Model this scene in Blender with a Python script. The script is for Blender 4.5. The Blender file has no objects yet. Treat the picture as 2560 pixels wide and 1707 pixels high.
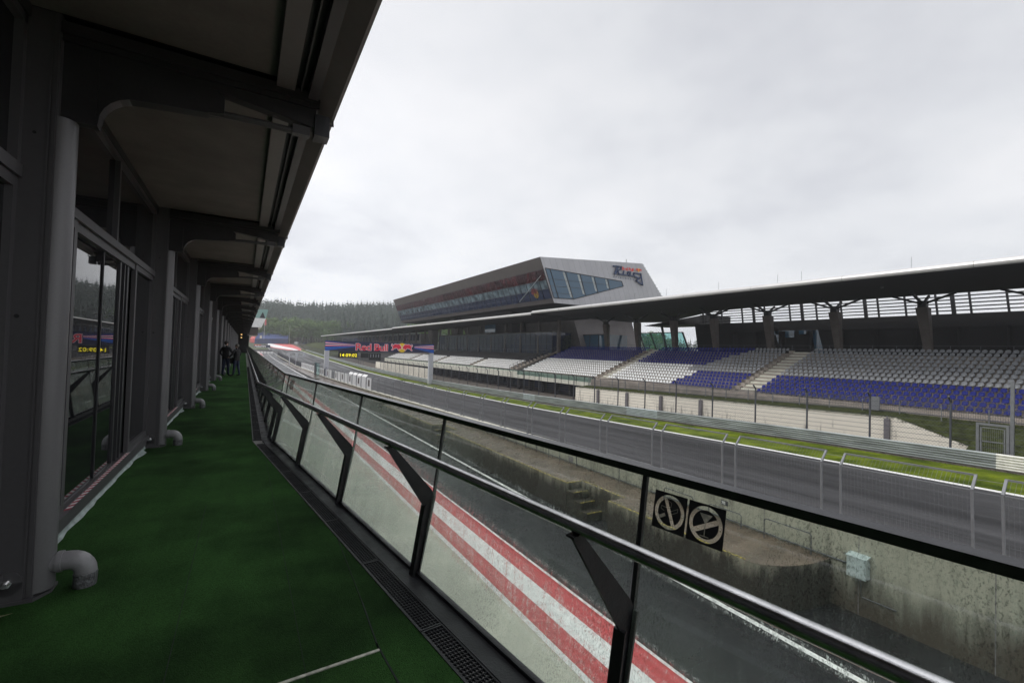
import bpy, bmesh, math, random
from mathutils import Vector, Matrix
random.seed(11)
C = bpy.context.scene.collection
R = math.radians
PI = math.pi

# ---------------------------------------------------------------- helpers
class MB:
    """collects faces; build() links them as ONE mesh object"""
    def __init__(s): s.v = []; s.f = []; s.m = []
    def add(s, vs, fs, mi=0):
        o = len(s.v); s.v += [tuple(p) for p in vs]
        for f in fs: s.f.append([i + o for i in f]); s.m.append(mi)
    def quad(s, a, b, c, d, mi=0): s.add([a, b, c, d], [(0, 1, 2, 3)], mi)
    def box(s, x0, x1, y0, y1, z0, z1, mi=0):
        s.add([(x0,y0,z0),(x1,y0,z0),(x1,y1,z0),(x0,y1,z0),(x0,y0,z1),(x1,y0,z1),(x1,y1,z1),(x0,y1,z1)],
              [(0,3,2,1),(4,5,6,7),(0,1,5,4),(1,2,6,5),(2,3,7,6),(3,0,4,7)], mi)
    def hexa(s, b, t, mi=0):
        n = len(b)
        s.add(list(b) + list(t), [tuple(range(n))[::-1], tuple(range(n, 2*n))] + [(i, (i+1) % n, n + (i+1) % n, n + i) for i in range(n)], mi)
    def prism(s, poly, fn, a, b, mi=0):
        """poly 2D points, fn(p,q,t)->3D, extruded from t=a to t=b"""
        s.hexa([fn(p[0], p[1], a) for p in poly], [fn(p[0], p[1], b) for p in poly], mi)
    def bar(s, p, q, w, h=None, up=(0,0,1), mi=0):
        p = Vector(p); q = Vector(q); h = h or w
        d = (q - p).normalized(); up = Vector(up)
        if abs(d.dot(up)) > .98: up = Vector((1,0,0))
        x = d.cross(up).normalized(); y = x.cross(d)
        c = [x*w/2*i + y*h/2*j for i, j in ((-1,-1),(1,-1),(1,1),(-1,1))]
        s.hexa([p + k for k in c], [q + k for k in c], mi)
    def tube(s, pts, r, n=8, mi=0, caps=True):
        pts = [Vector(p) for p in pts]; rs = r if isinstance(r, (list, tuple)) else [r]*len(pts)
        o = len(s.v); px = None
        for i, p in enumerate(pts):
            d = (pts[min(i+1, len(pts)-1)] - pts[max(i-1, 0)]).normalized()
            if px is None:
                ref = Vector((0,0,1)) if abs(d.z) < .9 else Vector((1,0,0))
                px = d.cross(ref).normalized()
            else: px = (px - d*px.dot(d)).normalized()
            py = d.cross(px)
            for k in range(n):
                a = 2*PI*k/n; s.v.append(tuple(p + (px*math.cos(a) + py*math.sin(a))*rs[i]))
        for i in range(len(pts)-1):
            for k in range(n):
                s.f.append([o+i*n+k, o+i*n+(k+1) % n, o+(i+1)*n+(k+1) % n, o+(i+1)*n+k]); s.m.append(mi)
        if caps:
            s.f.append([o+k for k in range(n)][::-1]); s.m.append(mi)
            s.f.append([o+(len(pts)-1)*n+k for k in range(n)]); s.m.append(mi)
    def build(s, name, mats, parent=None, smooth=False, loc=None):
        me = bpy.data.meshes.new(name); me.from_pydata(s.v, [], s.f)
        mats = mats if isinstance(mats, (list, tuple)) else [mats]
        for m in mats: me.materials.append(m)
        if len(mats) > 1: me.polygons.foreach_set('material_index', s.m)
        if smooth:
            me.polygons.foreach_set('use_smooth', [True]*len(me.polygons))
        bm = bmesh.new(); bm.from_mesh(me); bmesh.ops.recalc_face_normals(bm, faces=bm.faces); bm.to_mesh(me); bm.free()
        if smooth:
            try: me.set_sharp_from_angle(angle=R(40))
            except Exception: pass
        o = bpy.data.objects.new(name, me); C.objects.link(o)
        if parent: o.parent = parent
        if loc: o.location = loc
        return o

def tag(o, label=None, cat=None, group=None, kind=None):
    if label: o['label'] = label
    if cat: o['category'] = cat
    if group: o['group'] = group
    if kind: o['kind'] = kind
    return o
def thing(name, label, cat, loc=(0,0,0), group=None, rz=0):
    o = bpy.data.objects.new(name, None); C.objects.link(o); o.empty_display_size = .2
    o.location = loc; o.rotation_euler = (0,0,rz)
    return tag(o, label, cat, group)
KIDS = {}
def copy_tree(o, parent=None):
    c = o.copy(); C.objects.link(c); c.parent = parent
    for ch in list(o.children): copy_tree(ch, c)
    return c
ORD = ['first','second','third','fourth','fifth','sixth','seventh','eighth','ninth','tenth','eleventh','twelfth','thirteenth','fourteenth',
       'fifteenth','sixteenth','seventeenth','eighteenth','nineteenth','twentieth']

def interp(tab, y):
    if y <= tab[0][0]:
        (a, b), (c, d) = tab[0], tab[1]; return b + (d-b)*(y-a)/(c-a)
    for (a, b), (c, d) in zip(tab, tab[1:]):
        if y <= c: return b + (d-b)*(y-a)/(c-a)
    (a, b), (c, d) = tab[-2], tab[-1]; return b + (d-b)*(y-a)/(c-a)
ZT = [(-40,-5.2),(0,-6.02),(9,-6.17),(19,-6.36),(33,-6.72),(53,-7.2),(79,-7.52),(100,-7.62),(150,-7.4),(227,-5.95),(330,-3.55),(400,.1),(430,1.2)]
ZP = [(-40,-6.2),(120,-6.2),(200,-6.0),(260,-5.0),(330,-3.5),(400,.15)]
ZW = [(-40,-3.3),(0,-4.03),(46,-5.0),(61,-5.32),(90,-5.8),(150,-6.1),(240,-5.0)]   # top of the pit wall
zt = lambda y: interp(ZT, y)
zp = lambda y: interp(ZP, y)
zw = lambda y: interp(ZW, y)
XG = [(-40,40.2),(0,39.0),(108,35.2),(330,35.0)]
xg = lambda y: interp(XG, y)
def frange(a, b, s):
    n = max(1, int(math.ceil((b-a)/s - 1e-6))); return [a + (b-a)*i/n for i in range(n+1)]
def strip(mb, xa, xb, ys, za, zb=None, mi=0):
    """ribbon running along Y; xa, xb, za, zb numbers or functions of y"""
    F = lambda v, y: v(y) if callable(v) else v
    zb = za if zb is None else zb
    for y0, y1 in zip(ys, ys[1:]):
        mb.quad((F(xa,y0),y0,F(za,y0)),(F(xb,y0),y0,F(zb,y0)),(F(xb,y1),y1,F(zb,y1)),(F(xa,y1),y1,F(za,y1)), mi)

# ---------------------------------------------------------------- materials
def nodes(name):
    m = bpy.data.materials.new(name); m.use_nodes = True
    return m, m.node_tree.nodes, m.node_tree.links, m.node_tree.nodes['Principled BSDF']
def noise(N, L, tc, scale, detail=4, stretch=None, rough=.55):
    n = N.new('ShaderNodeTexNoise'); n.inputs['Scale'].default_value = scale; n.inputs['Detail'].default_value = detail
    n.inputs['Roughness'].default_value = rough
    if stretch:
        mp = N.new('ShaderNodeMapping'); mp.inputs['Scale'].default_value = stretch
        L.new(tc, mp.inputs['Vector']); L.new(mp.outputs[0], n.inputs['Vector'])
    else: L.new(tc, n.inputs['Vector'])
    return n.outputs['Fac']
def ramp(N, L, fac, stops):
    r = N.new('ShaderNodeValToRGB'); e = r.color_ramp.elements
    while len(e) < len(stops): e.new(.5)
    for k, (p, c) in enumerate(stops):
        e[k].position = p; e[k].color = (*c, 1) if not isinstance(c, (int, float)) else (c, c, c, 1)
    L.new(fac, r.inputs[0]); return r.outputs[0]
def mixc(N, L, fac, a, b, mode='MIX'):
    x = N.new('ShaderNodeMix'); x.data_type = 'RGBA'; x.blend_type = mode
    for sock, v in ((x.inputs[0], fac), (x.inputs[6], a), (x.inputs[7], b)):
        if isinstance(v, (int, float)): sock.default_value = v
        elif isinstance(v, tuple): sock.default_value = (*v, 1)
        else: L.new(v, sock)
    return x.outputs[2]
def M(name, col, rough=.6, metal=0, var=.14, scale=3, bump=0, bscale=60, spec=.5, col2=None, stretch=None, rvar=0, lo=.35, hi=.68, grime=None, emit=0):
    m, N, L, b = nodes(name)
    tc = N.new('ShaderNodeTexCoord').outputs['Object']
    a = tuple(c*(1-var) for c in col); c2 = col2 or tuple(min(1, c*(1+var)) for c in col)
    f = noise(N, L, tc, scale, 6, stretch)
    c = ramp(N, L, f, [(lo, a), (hi, c2)])
    f2 = noise(N, L, tc, scale*17, 3)
    c = mixc(N, L, .35*min(1, var*3), c, ramp(N, L, f2, [(.3, .35), (.7, 1.)]), 'MULTIPLY')
    if grime:   # vertical runs of dirt
        g = noise(N, L, tc, grime[0], 5, (1, 1, .12))
        c = mixc(N, L, ramp(N, L, g, [(.48, 0), (.7, 1.)]), c, grime[1])
    L.new(c, b.inputs['Base Color'])
    b.inputs['Metallic'].default_value = metal; b.inputs['Specular IOR Level'].default_value = spec
    if rvar:
        f3 = noise(N, L, tc, scale*.7, 4, stretch)
        L.new(ramp(N, L, f3, [(.35, max(.03, rough-rvar)), (.65, min(1, rough+rvar))]), b.inputs['Roughness'])
    else: b.inputs['Roughness'].default_value = rough
    if bump:
        bp = N.new('ShaderNodeBump'); bp.inputs['Strength'].default_value = bump; bp.inputs['Distance'].default_value = .02
        L.new(noise(N, L, tc, bscale, 4), bp.inputs['Height']); L.new(bp.outputs[0], b.inputs['Normal'])
    if emit:
        b.inputs['Emission Color'].default_value = (*col, 1); b.inputs['Emission Strength'].default_value = emit
    return m
mt = {}
# balcony and pit building
mt['turf'] = M('turf_carpet', (.030,.082,.019), .95, var=.5, scale=1.1, bump=1.0, bscale=260, spec=.12, rvar=0)
def turf_mat():
    m, N, L, b = nodes('turf_carpet'); g = N.new('ShaderNodeTexCoord').outputs['Object']
    c = ramp(N, L, noise(N, L, g, 2.2, 5), [(.30, (.034,.100,.024)), (.70, (.052,.145,.034))])
    c = mixc(N, L, 1.0, c, ramp(N, L, noise(N, L, g, .55, 4), [(.34, .42), (.56, 1.0)]), 'MULTIPLY')     # damp areas
    c = mixc(N, L, .75, c, ramp(N, L, noise(N, L, g, 95, 3, None, .7), [(.30, .35), (.70, 1.25)]), 'MULTIPLY')   # pile
    c = mixc(N, L, .30, c, ramp(N, L, noise(N, L, g, 6, 4, (1,.15,1)), [(.35, .5), (.65, 1.0)]), 'MULTIPLY')
    L.new(c, b.inputs['Base Color']); b.inputs['Roughness'].default_value = .95; b.inputs['Specular IOR Level'].default_value = .1
    bp = N.new('ShaderNodeBump'); bp.inputs['Strength'].default_value = 1.0; bp.inputs['Distance'].default_value = .02
    L.new(noise(N, L, g, 180, 3), bp.inputs['Height']); L.new(bp.outputs[0], b.inputs['Normal']); return m
mt['turf'] = turf_mat()
mt['joint'] = M('pale_joint', (.42,.42,.36), .8, var=.35, scale=30)
mt['seam'] = M('dark_seam', (.006,.012,.008), .95)
mt['slab'] = M('slab_concrete', (.26,.25,.24), .8, bump=.2)
mt['alu'] = M('anodised_aluminium', (.098,.094,.10), .45, .2, var=.10, scale=2, stretch=(1,1,.2))
mt['alu_lt'] = M('pipe_aluminium', (.155,.151,.158), .4, .2, var=.10, scale=4, stretch=(1,1,.1))
mt['alu_dk'] = M('dark_frame', (.045,.045,.05), .4, .2, var=.1)
mt['steel_dk'] = M('painted_dark_steel', (.018,.018,.021), .42, .2, var=.25, scale=8, rvar=.1, bump=.15, bscale=90)
mt['beam'] = M('beam_paint', (.030,.028,.030), .5, .1, var=.2, scale=3)
mt['soffit'] = M('beige_soffit', (.145,.135,.122), .75, var=.16, scale=2.2)
mt['gutter'] = M('gutter_grey', (.075,.072,.075), .5, .2, var=.1)
mt['fascia'] = M('fascia_grey', (.16,.148,.145), .5, .1, var=.1, scale=1.5)
mt['membrane'] = M('white_membrane', (.36,.42,.41), .6, var=.25, scale=9, bump=.4, bscale=20)
mt['pvc'] = M('grey_pvc_pipe', (.23,.225,.235), .35, var=.1, scale=12)
mt['tape'] = M('grey_tape', (.16,.16,.17), .3, .3, var=.4, scale=22, bump=.8, bscale=40)
mt['red'] = M('red_paint', (.42,.03,.06), .6)
mt['white'] = M('white_paint', (.75,.75,.74), .5, var=.08)
mt['chrome'] = M('bolt_steel', (.7,.7,.7), .2, 1, var=.05)
mt['black'] = M('black_matt', (.012,.012,.014), .6, var=.1)
mt['room'] = M('dark_room', (.02,.02,.022), .9)
def glass_dark(name, col, rough=.02, ior=1.55, wob=0):
    m, N, L, b = nodes(name)
    b.inputs['Base Color'].default_value = (*col, 1); b.inputs['Roughness'].default_value = rough; b.inputs['IOR'].default_value = ior
    if wob:
        tc = N.new('ShaderNodeTexCoord').outputs['Object']
        bp = N.new('ShaderNodeBump'); bp.inputs['Strength'].default_value = wob; bp.inputs['Distance'].default_value = .1
        L.new(noise(N, L, tc, .5, 2), bp.inputs['Height']); L.new(bp.outputs[0], b.inputs['Normal'])
    return m
mt['pane'] = glass_dark('window_glass', (.012,.012,.014), .015, 1.55)
mt['pane_far'] = glass_dark('facade_glass', (.012,.022,.060), .04, 1.5, .1)
mt['pane_red'] = M('red_reflection_glass', (.04,.012,.02), .06, var=.6, scale=.4, col2=(.10,.018,.025))
mt['pane_pale'] = M('pale_reflection_glass', (.10,.15,.19), .08, var=.6, scale=.55, col2=(.22,.30,.34))  # red and pale rows paint the tower's window reflections into the glass colour
mt['pane_mint'] = glass_dark('mint_glass', (.22,.36,.33), .08, 1.5)
mt['pane_teal'] = glass_dark('teal_glass', (.036,.092,.15), .05, 1.6, .05)
def wet_glass(name, milk=.05):
    """clear balustrade glass with rain runs and a film of drops, tinted green with a painted carpet reflection"""
    m, N, L, b = nodes(name); out = N['Material Output']
    tc = N.new('ShaderNodeTexCoord').outputs['Object']
    run = noise(N, L, tc, 46, 6, (1, 1, .06), .7); drop = noise(N, L, tc, 300, 2, (1, 1, .45)); big = noise(N, L, tc, 1.6, 4)
    tr = N.new('ShaderNodeBsdfTransparent'); tr.inputs[0].default_value = (.93,.965,.945,1)
    fl = noise(N, L, tc, 150, 3, (1, 1, .5), .6); pat = noise(N, L, tc, 3.2, 4, (1, 1, .4))
    sp = N.new('ShaderNodeMath'); sp.operation = 'MULTIPLY'; L.new(ramp(N, L, fl, [(.56, 0), (.62, 1)]), sp.inputs[0]); L.new(ramp(N, L, pat, [(.40, .12), (.62, .85)]), sp.inputs[1])
    L.new(mixc(N, L, sp.outputs[0], (.93,.965,.945), (.50,.54,.52)), tr.inputs[0])
    rf = N.new('ShaderNodeBsdfRefraction'); rf.inputs['Color'].default_value = (.88,.94,.91,1); rf.inputs['IOR'].default_value = 1.02; rf.inputs['Roughness'].default_value = .0
    bp = N.new('ShaderNodeBump'); bp.inputs['Strength'].default_value = .22; bp.inputs['Distance'].default_value = .01
    L.new(mixc(N, L, .4, drop, run), bp.inputs['Height']); L.new(bp.outputs[0], rf.inputs['Normal'])
    m1 = N.new('ShaderNodeMixShader'); L.new(ramp(N, L, mixc(N, L, .5, drop, run), [(.52, .03), (.62, .75)]), m1.inputs[0]); L.new(tr.outputs[0], m1.inputs[1]); L.new(rf.outputs[0], m1.inputs[2])
    df = N.new('ShaderNodeBsdfDiffuse'); df.inputs[0].default_value = (.64,.75,.66,1)  # film of drops; its green tint paints in the carpet's reflection
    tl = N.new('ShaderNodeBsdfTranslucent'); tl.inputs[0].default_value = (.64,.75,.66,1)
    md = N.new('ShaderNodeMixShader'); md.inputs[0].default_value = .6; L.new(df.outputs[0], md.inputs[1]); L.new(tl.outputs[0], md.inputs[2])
    m2 = N.new('ShaderNodeMixShader'); L.new(m1.outputs[0], m2.inputs[1]); L.new(md.outputs[0], m2.inputs[2])
    sz = N.new('ShaderNodeSeparateXYZ'); L.new(tc, sz.inputs[0]); zr0 = N.new('ShaderNodeMapRange'); zr0.inputs[1].default_value = -1.65; zr0.inputs[2].default_value = -1.0; zr0.inputs[3].default_value = .22; zr0.inputs[4].default_value = .03; L.new(sz.outputs[2], zr0.inputs[0])
    big = mixc(N, L, 1.0, big, zr0.outputs[0], 'MULTIPLY')
    a = ramp(N, L, mixc(N, L, .45, drop, run), [(.55, 0.0), (.70, milk*6)]); bb = ramp(N, L, big, [(0, 0), (.12, .17)])
    lw = N.new('ShaderNodeLayerWeight'); lw.inputs[0].default_value = .5
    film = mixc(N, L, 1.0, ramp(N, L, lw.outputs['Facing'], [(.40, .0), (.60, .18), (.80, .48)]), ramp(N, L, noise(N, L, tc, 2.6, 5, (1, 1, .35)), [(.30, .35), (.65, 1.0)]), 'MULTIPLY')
    ad0 = N.new('ShaderNodeMath'); ad0.operation = 'ADD'; L.new(film, ad0.inputs[0]); L.new(bb, ad0.inputs[1])
    ad = N.new('ShaderNodeMath'); ad.operation = 'ADD'; L.new(a, ad.inputs[0]); L.new(ad0.outputs[0], ad.inputs[1]); L.new(ad.outputs[0], m2.inputs[0])
    gl = N.new('ShaderNodeBsdfGlossy'); gl.inputs['Roughness'].default_value = .03
    fr = N.new('ShaderNodeFresnel'); fr.inputs['IOR'].default_value = 1.45
    fm = N.new('ShaderNodeMath'); fm.operation = 'MULTIPLY'; L.new(fr.outputs[0], fm.inputs[0])
    gm = N.new('ShaderNodeNewGeometry'); iv = N.new('ShaderNodeMath'); iv.operation = 'SUBTRACT'; iv.inputs[0].default_value = .92; L.new(gm.outputs['Backfacing'], iv.inputs[1]); iv.use_clamp = True; L.new(iv.outputs[0], fm.inputs[1])
    f2_ = N.new('ShaderNodeMath'); f2_.operation = 'ADD'; f2_.inputs[1].default_value = 1.0; L.new(fm.outputs[0], f2_.inputs[0])
    f3_ = N.new('ShaderNodeMath'); f3_.operation = 'DIVIDE'; L.new(fm.outputs[0], f3_.inputs[0]); L.new(f2_.outputs[0], f3_.inputs[1])
    f4_ = N.new('ShaderNodeMath'); f4_.operation = 'MULTIPLY'; f4_.inputs[1].default_value = 2.0; L.new(f3_.outputs[0], f4_.inputs[0])   # both faces of the pane reflect
    m3 = N.new('ShaderNodeMixShader'); L.new(f4_.outputs[0], m3.inputs[0]); L.new(m2.outputs[0], m3.inputs[1]); L.new(gl.outputs[0], m3.inputs[2])
    L.new(m3.outputs[0], out.inputs['Surface']); N.remove(b)
    return m
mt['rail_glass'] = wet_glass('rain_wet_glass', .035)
mt['clear_green'] = None
def clear_glass(name, tint, refl=1.3, milk=0.06):
    m, N, L, b = nodes(name); out = N['Material Output']
    tr = N.new('ShaderNodeBsdfTransparent'); tr.inputs[0].default_value = (*tint, 1)
    gl = N.new('ShaderNodeBsdfGlossy'); gl.inputs['Roughness'].default_value = .05
    df = N.new('ShaderNodeBsdfDiffuse'); df.inputs[0].default_value = (.6,.72,.68,1)
    m0 = N.new('ShaderNodeMixShader'); m0.inputs[0].default_value = milk; L.new(tr.outputs[0], m0.inputs[1]); L.new(df.outputs[0], m0.inputs[2])
    fr = N.new('ShaderNodeFresnel'); fr.inputs['IOR'].default_value = refl
    gm = N.new('ShaderNodeNewGeometry'); iv = N.new('ShaderNodeMath'); iv.operation = 'SUBTRACT'; iv.inputs[0].default_value = 1; L.new(gm.outputs['Backfacing'], iv.inputs[1]); fm = N.new('ShaderNodeMath'); fm.operation = 'MULTIPLY'; L.new(iv.outputs[0], fm.inputs[0]); L.new(fr.outputs[0], fm.inputs[1])
    mm = N.new('ShaderNodeMixShader'); L.new(fm.outputs[0], mm.inputs[0]); L.new(m0.outputs[0], mm.inputs[1]); L.new(gl.outputs[0], mm.inputs[2])
    L.new(mm.outputs[0], out.inputs['Surface']); N.remove(b); return m
mt['clear_green'] = clear_glass('greenish_glass', (.66,.80,.76), 1.4, .10)
mt['clear_teal'] = clear_glass('teal_clear_glass', (.62,.84,.82), 1.35, .06)
# ground
mt['pit_lane'] = M('wet_pit_lane', (.013,.0125,.015), .3, var=.4, scale=.8, bump=.6, bscale=130, rvar=.14, spec=.35)
mt['apron'] = M('pale_apron_concrete', (.54,.525,.42), .35, var=.14, scale=.7, bump=.25, bscale=120, rvar=.12)
mt['track'] = M('race_asphalt', (.046,.046,.048), .5, var=.5, scale=.75, bump=.6, bscale=70, rvar=.16, stretch=(1,.035,1), spec=.2)
mt['grass'] = M('verge_grass', (.075,.120,.010), .9, var=.5, scale=.55, bump=.8, bscale=45, spec=.1, col2=(.155,.20,.012))
mt['bank'] = M('rough_bank', (.045,.055,.014), .95, var=.5, scale=2.2, bump=1, bscale=25, spec=.15, col2=(.07,.085,.025))
mt['gravel'] = M('dirt_strip', (.10,.085,.07), .9, var=.35, scale=4, bump=.8, bscale=30)
mt['ground'] = M('far_ground', (.06,.075,.03), .95, var=.35, scale=.08)
mt['line'] = M('white_road_paint', (.84,.84,.81), .45, var=.15, scale=6, bump=.3, bscale=160)
mt['linered'] = M('red_road_paint', (.52,.042,.048), .42, var=.16, scale=6, bump=.3, bscale=160)
mt['run_red'] = M('runoff_red', (.58,.11,.11), .5, var=.12, scale=.15)
mt['run_white'] = M('runoff_white', (.76,.75,.75), .5, var=.06, scale=.15)
mt['pit_conc'] = M('mossy_pit_concrete', (.33,.335,.27), .75, var=.22, scale=1.6, bump=.5, bscale=25, grime=(2.6, (.035,.026,.018)))
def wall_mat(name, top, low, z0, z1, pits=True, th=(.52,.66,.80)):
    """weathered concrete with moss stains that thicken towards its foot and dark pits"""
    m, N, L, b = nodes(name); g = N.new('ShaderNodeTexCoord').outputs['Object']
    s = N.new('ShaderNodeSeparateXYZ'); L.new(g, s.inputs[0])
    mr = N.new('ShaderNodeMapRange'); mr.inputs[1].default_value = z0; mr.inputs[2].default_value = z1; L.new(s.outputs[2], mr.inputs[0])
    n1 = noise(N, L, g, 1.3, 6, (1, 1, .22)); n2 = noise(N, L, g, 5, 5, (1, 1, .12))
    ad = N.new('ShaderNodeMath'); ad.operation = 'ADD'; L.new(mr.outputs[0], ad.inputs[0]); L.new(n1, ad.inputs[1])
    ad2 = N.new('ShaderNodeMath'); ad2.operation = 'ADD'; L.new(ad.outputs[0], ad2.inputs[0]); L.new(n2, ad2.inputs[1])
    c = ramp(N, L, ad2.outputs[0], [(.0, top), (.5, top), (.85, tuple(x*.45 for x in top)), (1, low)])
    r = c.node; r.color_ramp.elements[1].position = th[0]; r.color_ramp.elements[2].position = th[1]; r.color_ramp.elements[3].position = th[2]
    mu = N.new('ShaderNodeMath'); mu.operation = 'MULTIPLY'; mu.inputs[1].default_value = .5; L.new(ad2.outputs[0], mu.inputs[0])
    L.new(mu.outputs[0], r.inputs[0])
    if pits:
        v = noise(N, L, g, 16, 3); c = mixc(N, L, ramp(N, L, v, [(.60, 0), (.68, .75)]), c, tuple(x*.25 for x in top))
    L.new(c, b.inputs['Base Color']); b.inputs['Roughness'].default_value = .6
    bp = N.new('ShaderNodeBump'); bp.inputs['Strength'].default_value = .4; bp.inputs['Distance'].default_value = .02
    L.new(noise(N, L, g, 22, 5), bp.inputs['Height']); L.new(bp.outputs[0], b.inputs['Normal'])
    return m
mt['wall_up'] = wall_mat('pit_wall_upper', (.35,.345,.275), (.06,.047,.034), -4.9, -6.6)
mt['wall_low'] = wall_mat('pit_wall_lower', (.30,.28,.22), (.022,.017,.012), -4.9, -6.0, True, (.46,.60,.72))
mt['plat'] = M('brown_wet_platform', (.125,.092,.068), .3, var=.35, scale=1.4, bump=.3, bscale=40, rvar=.15)
mt['yellow'] = M('worn_yellow_paint', (.30,.235,.025), .6, var=.75, scale=14, lo=.45, hi=.62)
mt['galv'] = M('galvanised_steel', (.19,.197,.207), .5, .2, var=.12, scale=4)
mt['mesh'] = M('dark_fence_wire', (.15,.155,.165), .6, .1)
mt['galv_dk'] = M('weathered_galvanised', (.085,.09,.105), .5, .35, var=.15, scale=4)
mt['rail_steel'] = M('guardrail_steel', (.36,.39,.385), .45, .25, var=.3, scale=1.2, stretch=(1,.35,3))
mt['rail_lt'] = M('newer_guardrail_steel', (.55,.60,.62), .35, .5, var=.12, scale=2)
mt['rail_wh'] = M('white_guardrail', (.78,.77,.70), .45, var=.12, scale=3)
mt['lightblue'] = M('pale_blue_box', (.42,.49,.485), .5, var=.14, scale=8)
mt['ret'] = wall_mat('retaining_concrete', (.80,.755,.65), (.34,.29,.22), -4.0, -16, False, (.62,.72,.85))
mt['uc_pillar'] = M('undercroft_pillar', (.035,.032,.036), .8)
mt['cap'] = M('cap_rail_steel', (.05,.05,.053), .25, .5, var=.2, scale=9)
mt['pilaster'] = M('grey_post', (.17,.16,.17), .6, var=.2, scale=4)
# stand
mt['tier'] = M('stand_concrete', (.33,.29,.25), .8, var=.2, scale=1.2)
mt['tier_pale'] = M('pale_edge_concrete', (.58,.57,.49), .7, var=.14, scale=1.5)
mt['tier_dark'] = M('dark_tier', (.022,.021,.023), .8, var=.2, scale=1)
mt['seat_blue'] = M('blue_seat_plastic', (.011,.020,.20), .55, spec=.2, var=.18, scale=4)
mt['seat_grey'] = M('grey_seat_plastic', (.27,.285,.305), .42, var=.12, scale=3)
mt['seat_white'] = M('white_seat_plastic', (.76,.77,.76), .42, var=.1, scale=3)
mt['seat_foot'] = M('seat_bracket', (.10,.10,.11), .5, .3)
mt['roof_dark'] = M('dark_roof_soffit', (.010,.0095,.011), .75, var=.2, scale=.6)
mt['roof_edge'] = M('pale_roof_edge', (.55,.54,.53), .35, .25, var=.06, scale=.4)
mt['col'] = M('brown_concrete_column', (.105,.09,.083), .75, var=.14, scale=1.5)
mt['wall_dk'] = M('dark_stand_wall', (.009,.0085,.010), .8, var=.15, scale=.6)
mt['bare'] = M('bare_dark_steel', (.02,.02,.024), .5, .3)
def panel_metal(name, c, py, pz, metal=.45):
    m, N, L, b = nodes(name); g = N.new('ShaderNodeTexCoord').outputs['Object']
    br = N.new('ShaderNodeTexBrick'); br.inputs['Scale'].default_value = 1; br.offset = 0
    br.inputs['Brick Width'].default_value = py; br.inputs['Row Height'].default_value = pz; br.inputs['Mortar Size'].default_value = .035
    br.inputs['Color1'].default_value = (*c, 1); br.inputs['Color2'].default_value = (*[x*.93 for x in c], 1); br.inputs['Mortar'].default_value = (*[x*.62 for x in c], 1)
    s = N.new('ShaderNodeSeparateXYZ'); L.new(g, s.inputs[0]); cb = N.new('ShaderNodeCombineXYZ')
    ad = N.new('ShaderNodeMath'); ad.operation = 'ADD'; L.new(s.outputs[0], ad.inputs[0])
    sk = N.new('ShaderNodeMath'); sk.operation = 'MULTIPLY'; sk.inputs[1].default_value = .42; L.new(s.outputs[2], sk.inputs[0]); L.new(sk.outputs[0], ad.inputs[1])
    L.new(ad.outputs[0], cb.inputs[0]); L.new(s.outputs[2], cb.inputs[1]); L.new(cb.outputs[0], br.inputs['Vector'])
    n = noise(N, L, g, .5, 4)
    L.new(mixc(N, L, .3, br.outputs[0], ramp(N, L, n, [(.3, .7), (.7, 1.)]), 'MULTIPLY'), b.inputs['Base Color'])
    b.inputs['Metallic'].default_value = metal; b.inputs['Roughness'].default_value = .45
    return m
mt['clad'] = panel_metal('silver_cladding', (.44,.435,.455), 1.55, 30, .2)
mt['clad_dk'] = M('umber_cladding', (.10,.088,.086), .5, .3, var=.06, scale=.3)
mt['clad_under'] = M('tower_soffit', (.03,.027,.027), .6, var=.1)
mt['stem'] = M('tower_stem_cladding', (.12,.108,.108), .6, .2, var=.1, scale=.5)
# gantry
mt['navy'] = M('banner_navy', (.010,.013,.06), .45, var=.08)
mt['bluebr'] = M('banner_blue', (.008,.17,.78), .45, var=.2, scale=2, stretch=(.2,1,2))
mt['lred'] = M('logo_red', (.78,.012,.055), .5, var=.05)
mt['lwhite'] = M('logo_white', (.80,.78,.80), .5, var=.03)
mt['lyel'] = M('logo_yellow', (.85,.56,.01), .5, var=.05)
mt['signred'] = M('sign_red', (.62,.03,.02), .4, var=.05)
mt['signyel'] = M('sign_yellow', (.90,.42,.005), .4, var=.05)
mt['signblue'] = M('sign_blue', (.016,.036,.11), .4, var=.08)
mt['led'] = M('led_yellow', (1.0,.85,.02), .5, emit=1.0, var=.01)
mt['lamp'] = M('warm_lamp', (1.0,.62,.22), .5, emit=2.0, var=.01)
mt['post_grey'] = M('gantry_grey', (.52,.53,.57), .45, .15, var=.06)
mt['board_wh'] = M('white_fence_board', (.62,.64,.66), .5, var=.06)
mt['board_bk'] = M('dark_picture', (.035,.02,.024), .5, var=.6, scale=3)
mt['blue_stand'] = M('blue_stand_seats', (.045,.07,.20), .6, var=.2, scale=.5)
mt['blue_front'] = M('navy_stand_front', (.03,.04,.12), .6, var=.2, scale=.5)
# people
mt['skin'] = M('skin', (.42,.26,.20), .55, var=.06)
mt['hair'] = M('dark_hair', (.03,.02,.016), .6, var=.2, scale=30)
mt['hair2'] = M('grey_brown_hair', (.10,.085,.075), .6, var=.3, scale=30)
mt['jacket'] = M('black_jacket', (.010,.009,.011), .75, var=.2, scale=9)
mt['jeans'] = M('blue_jeans', (.020,.028,.065), .8, var=.25, scale=12)
mt['shoe'] = M('dark_shoe', (.02,.012,.010), .5)
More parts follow.
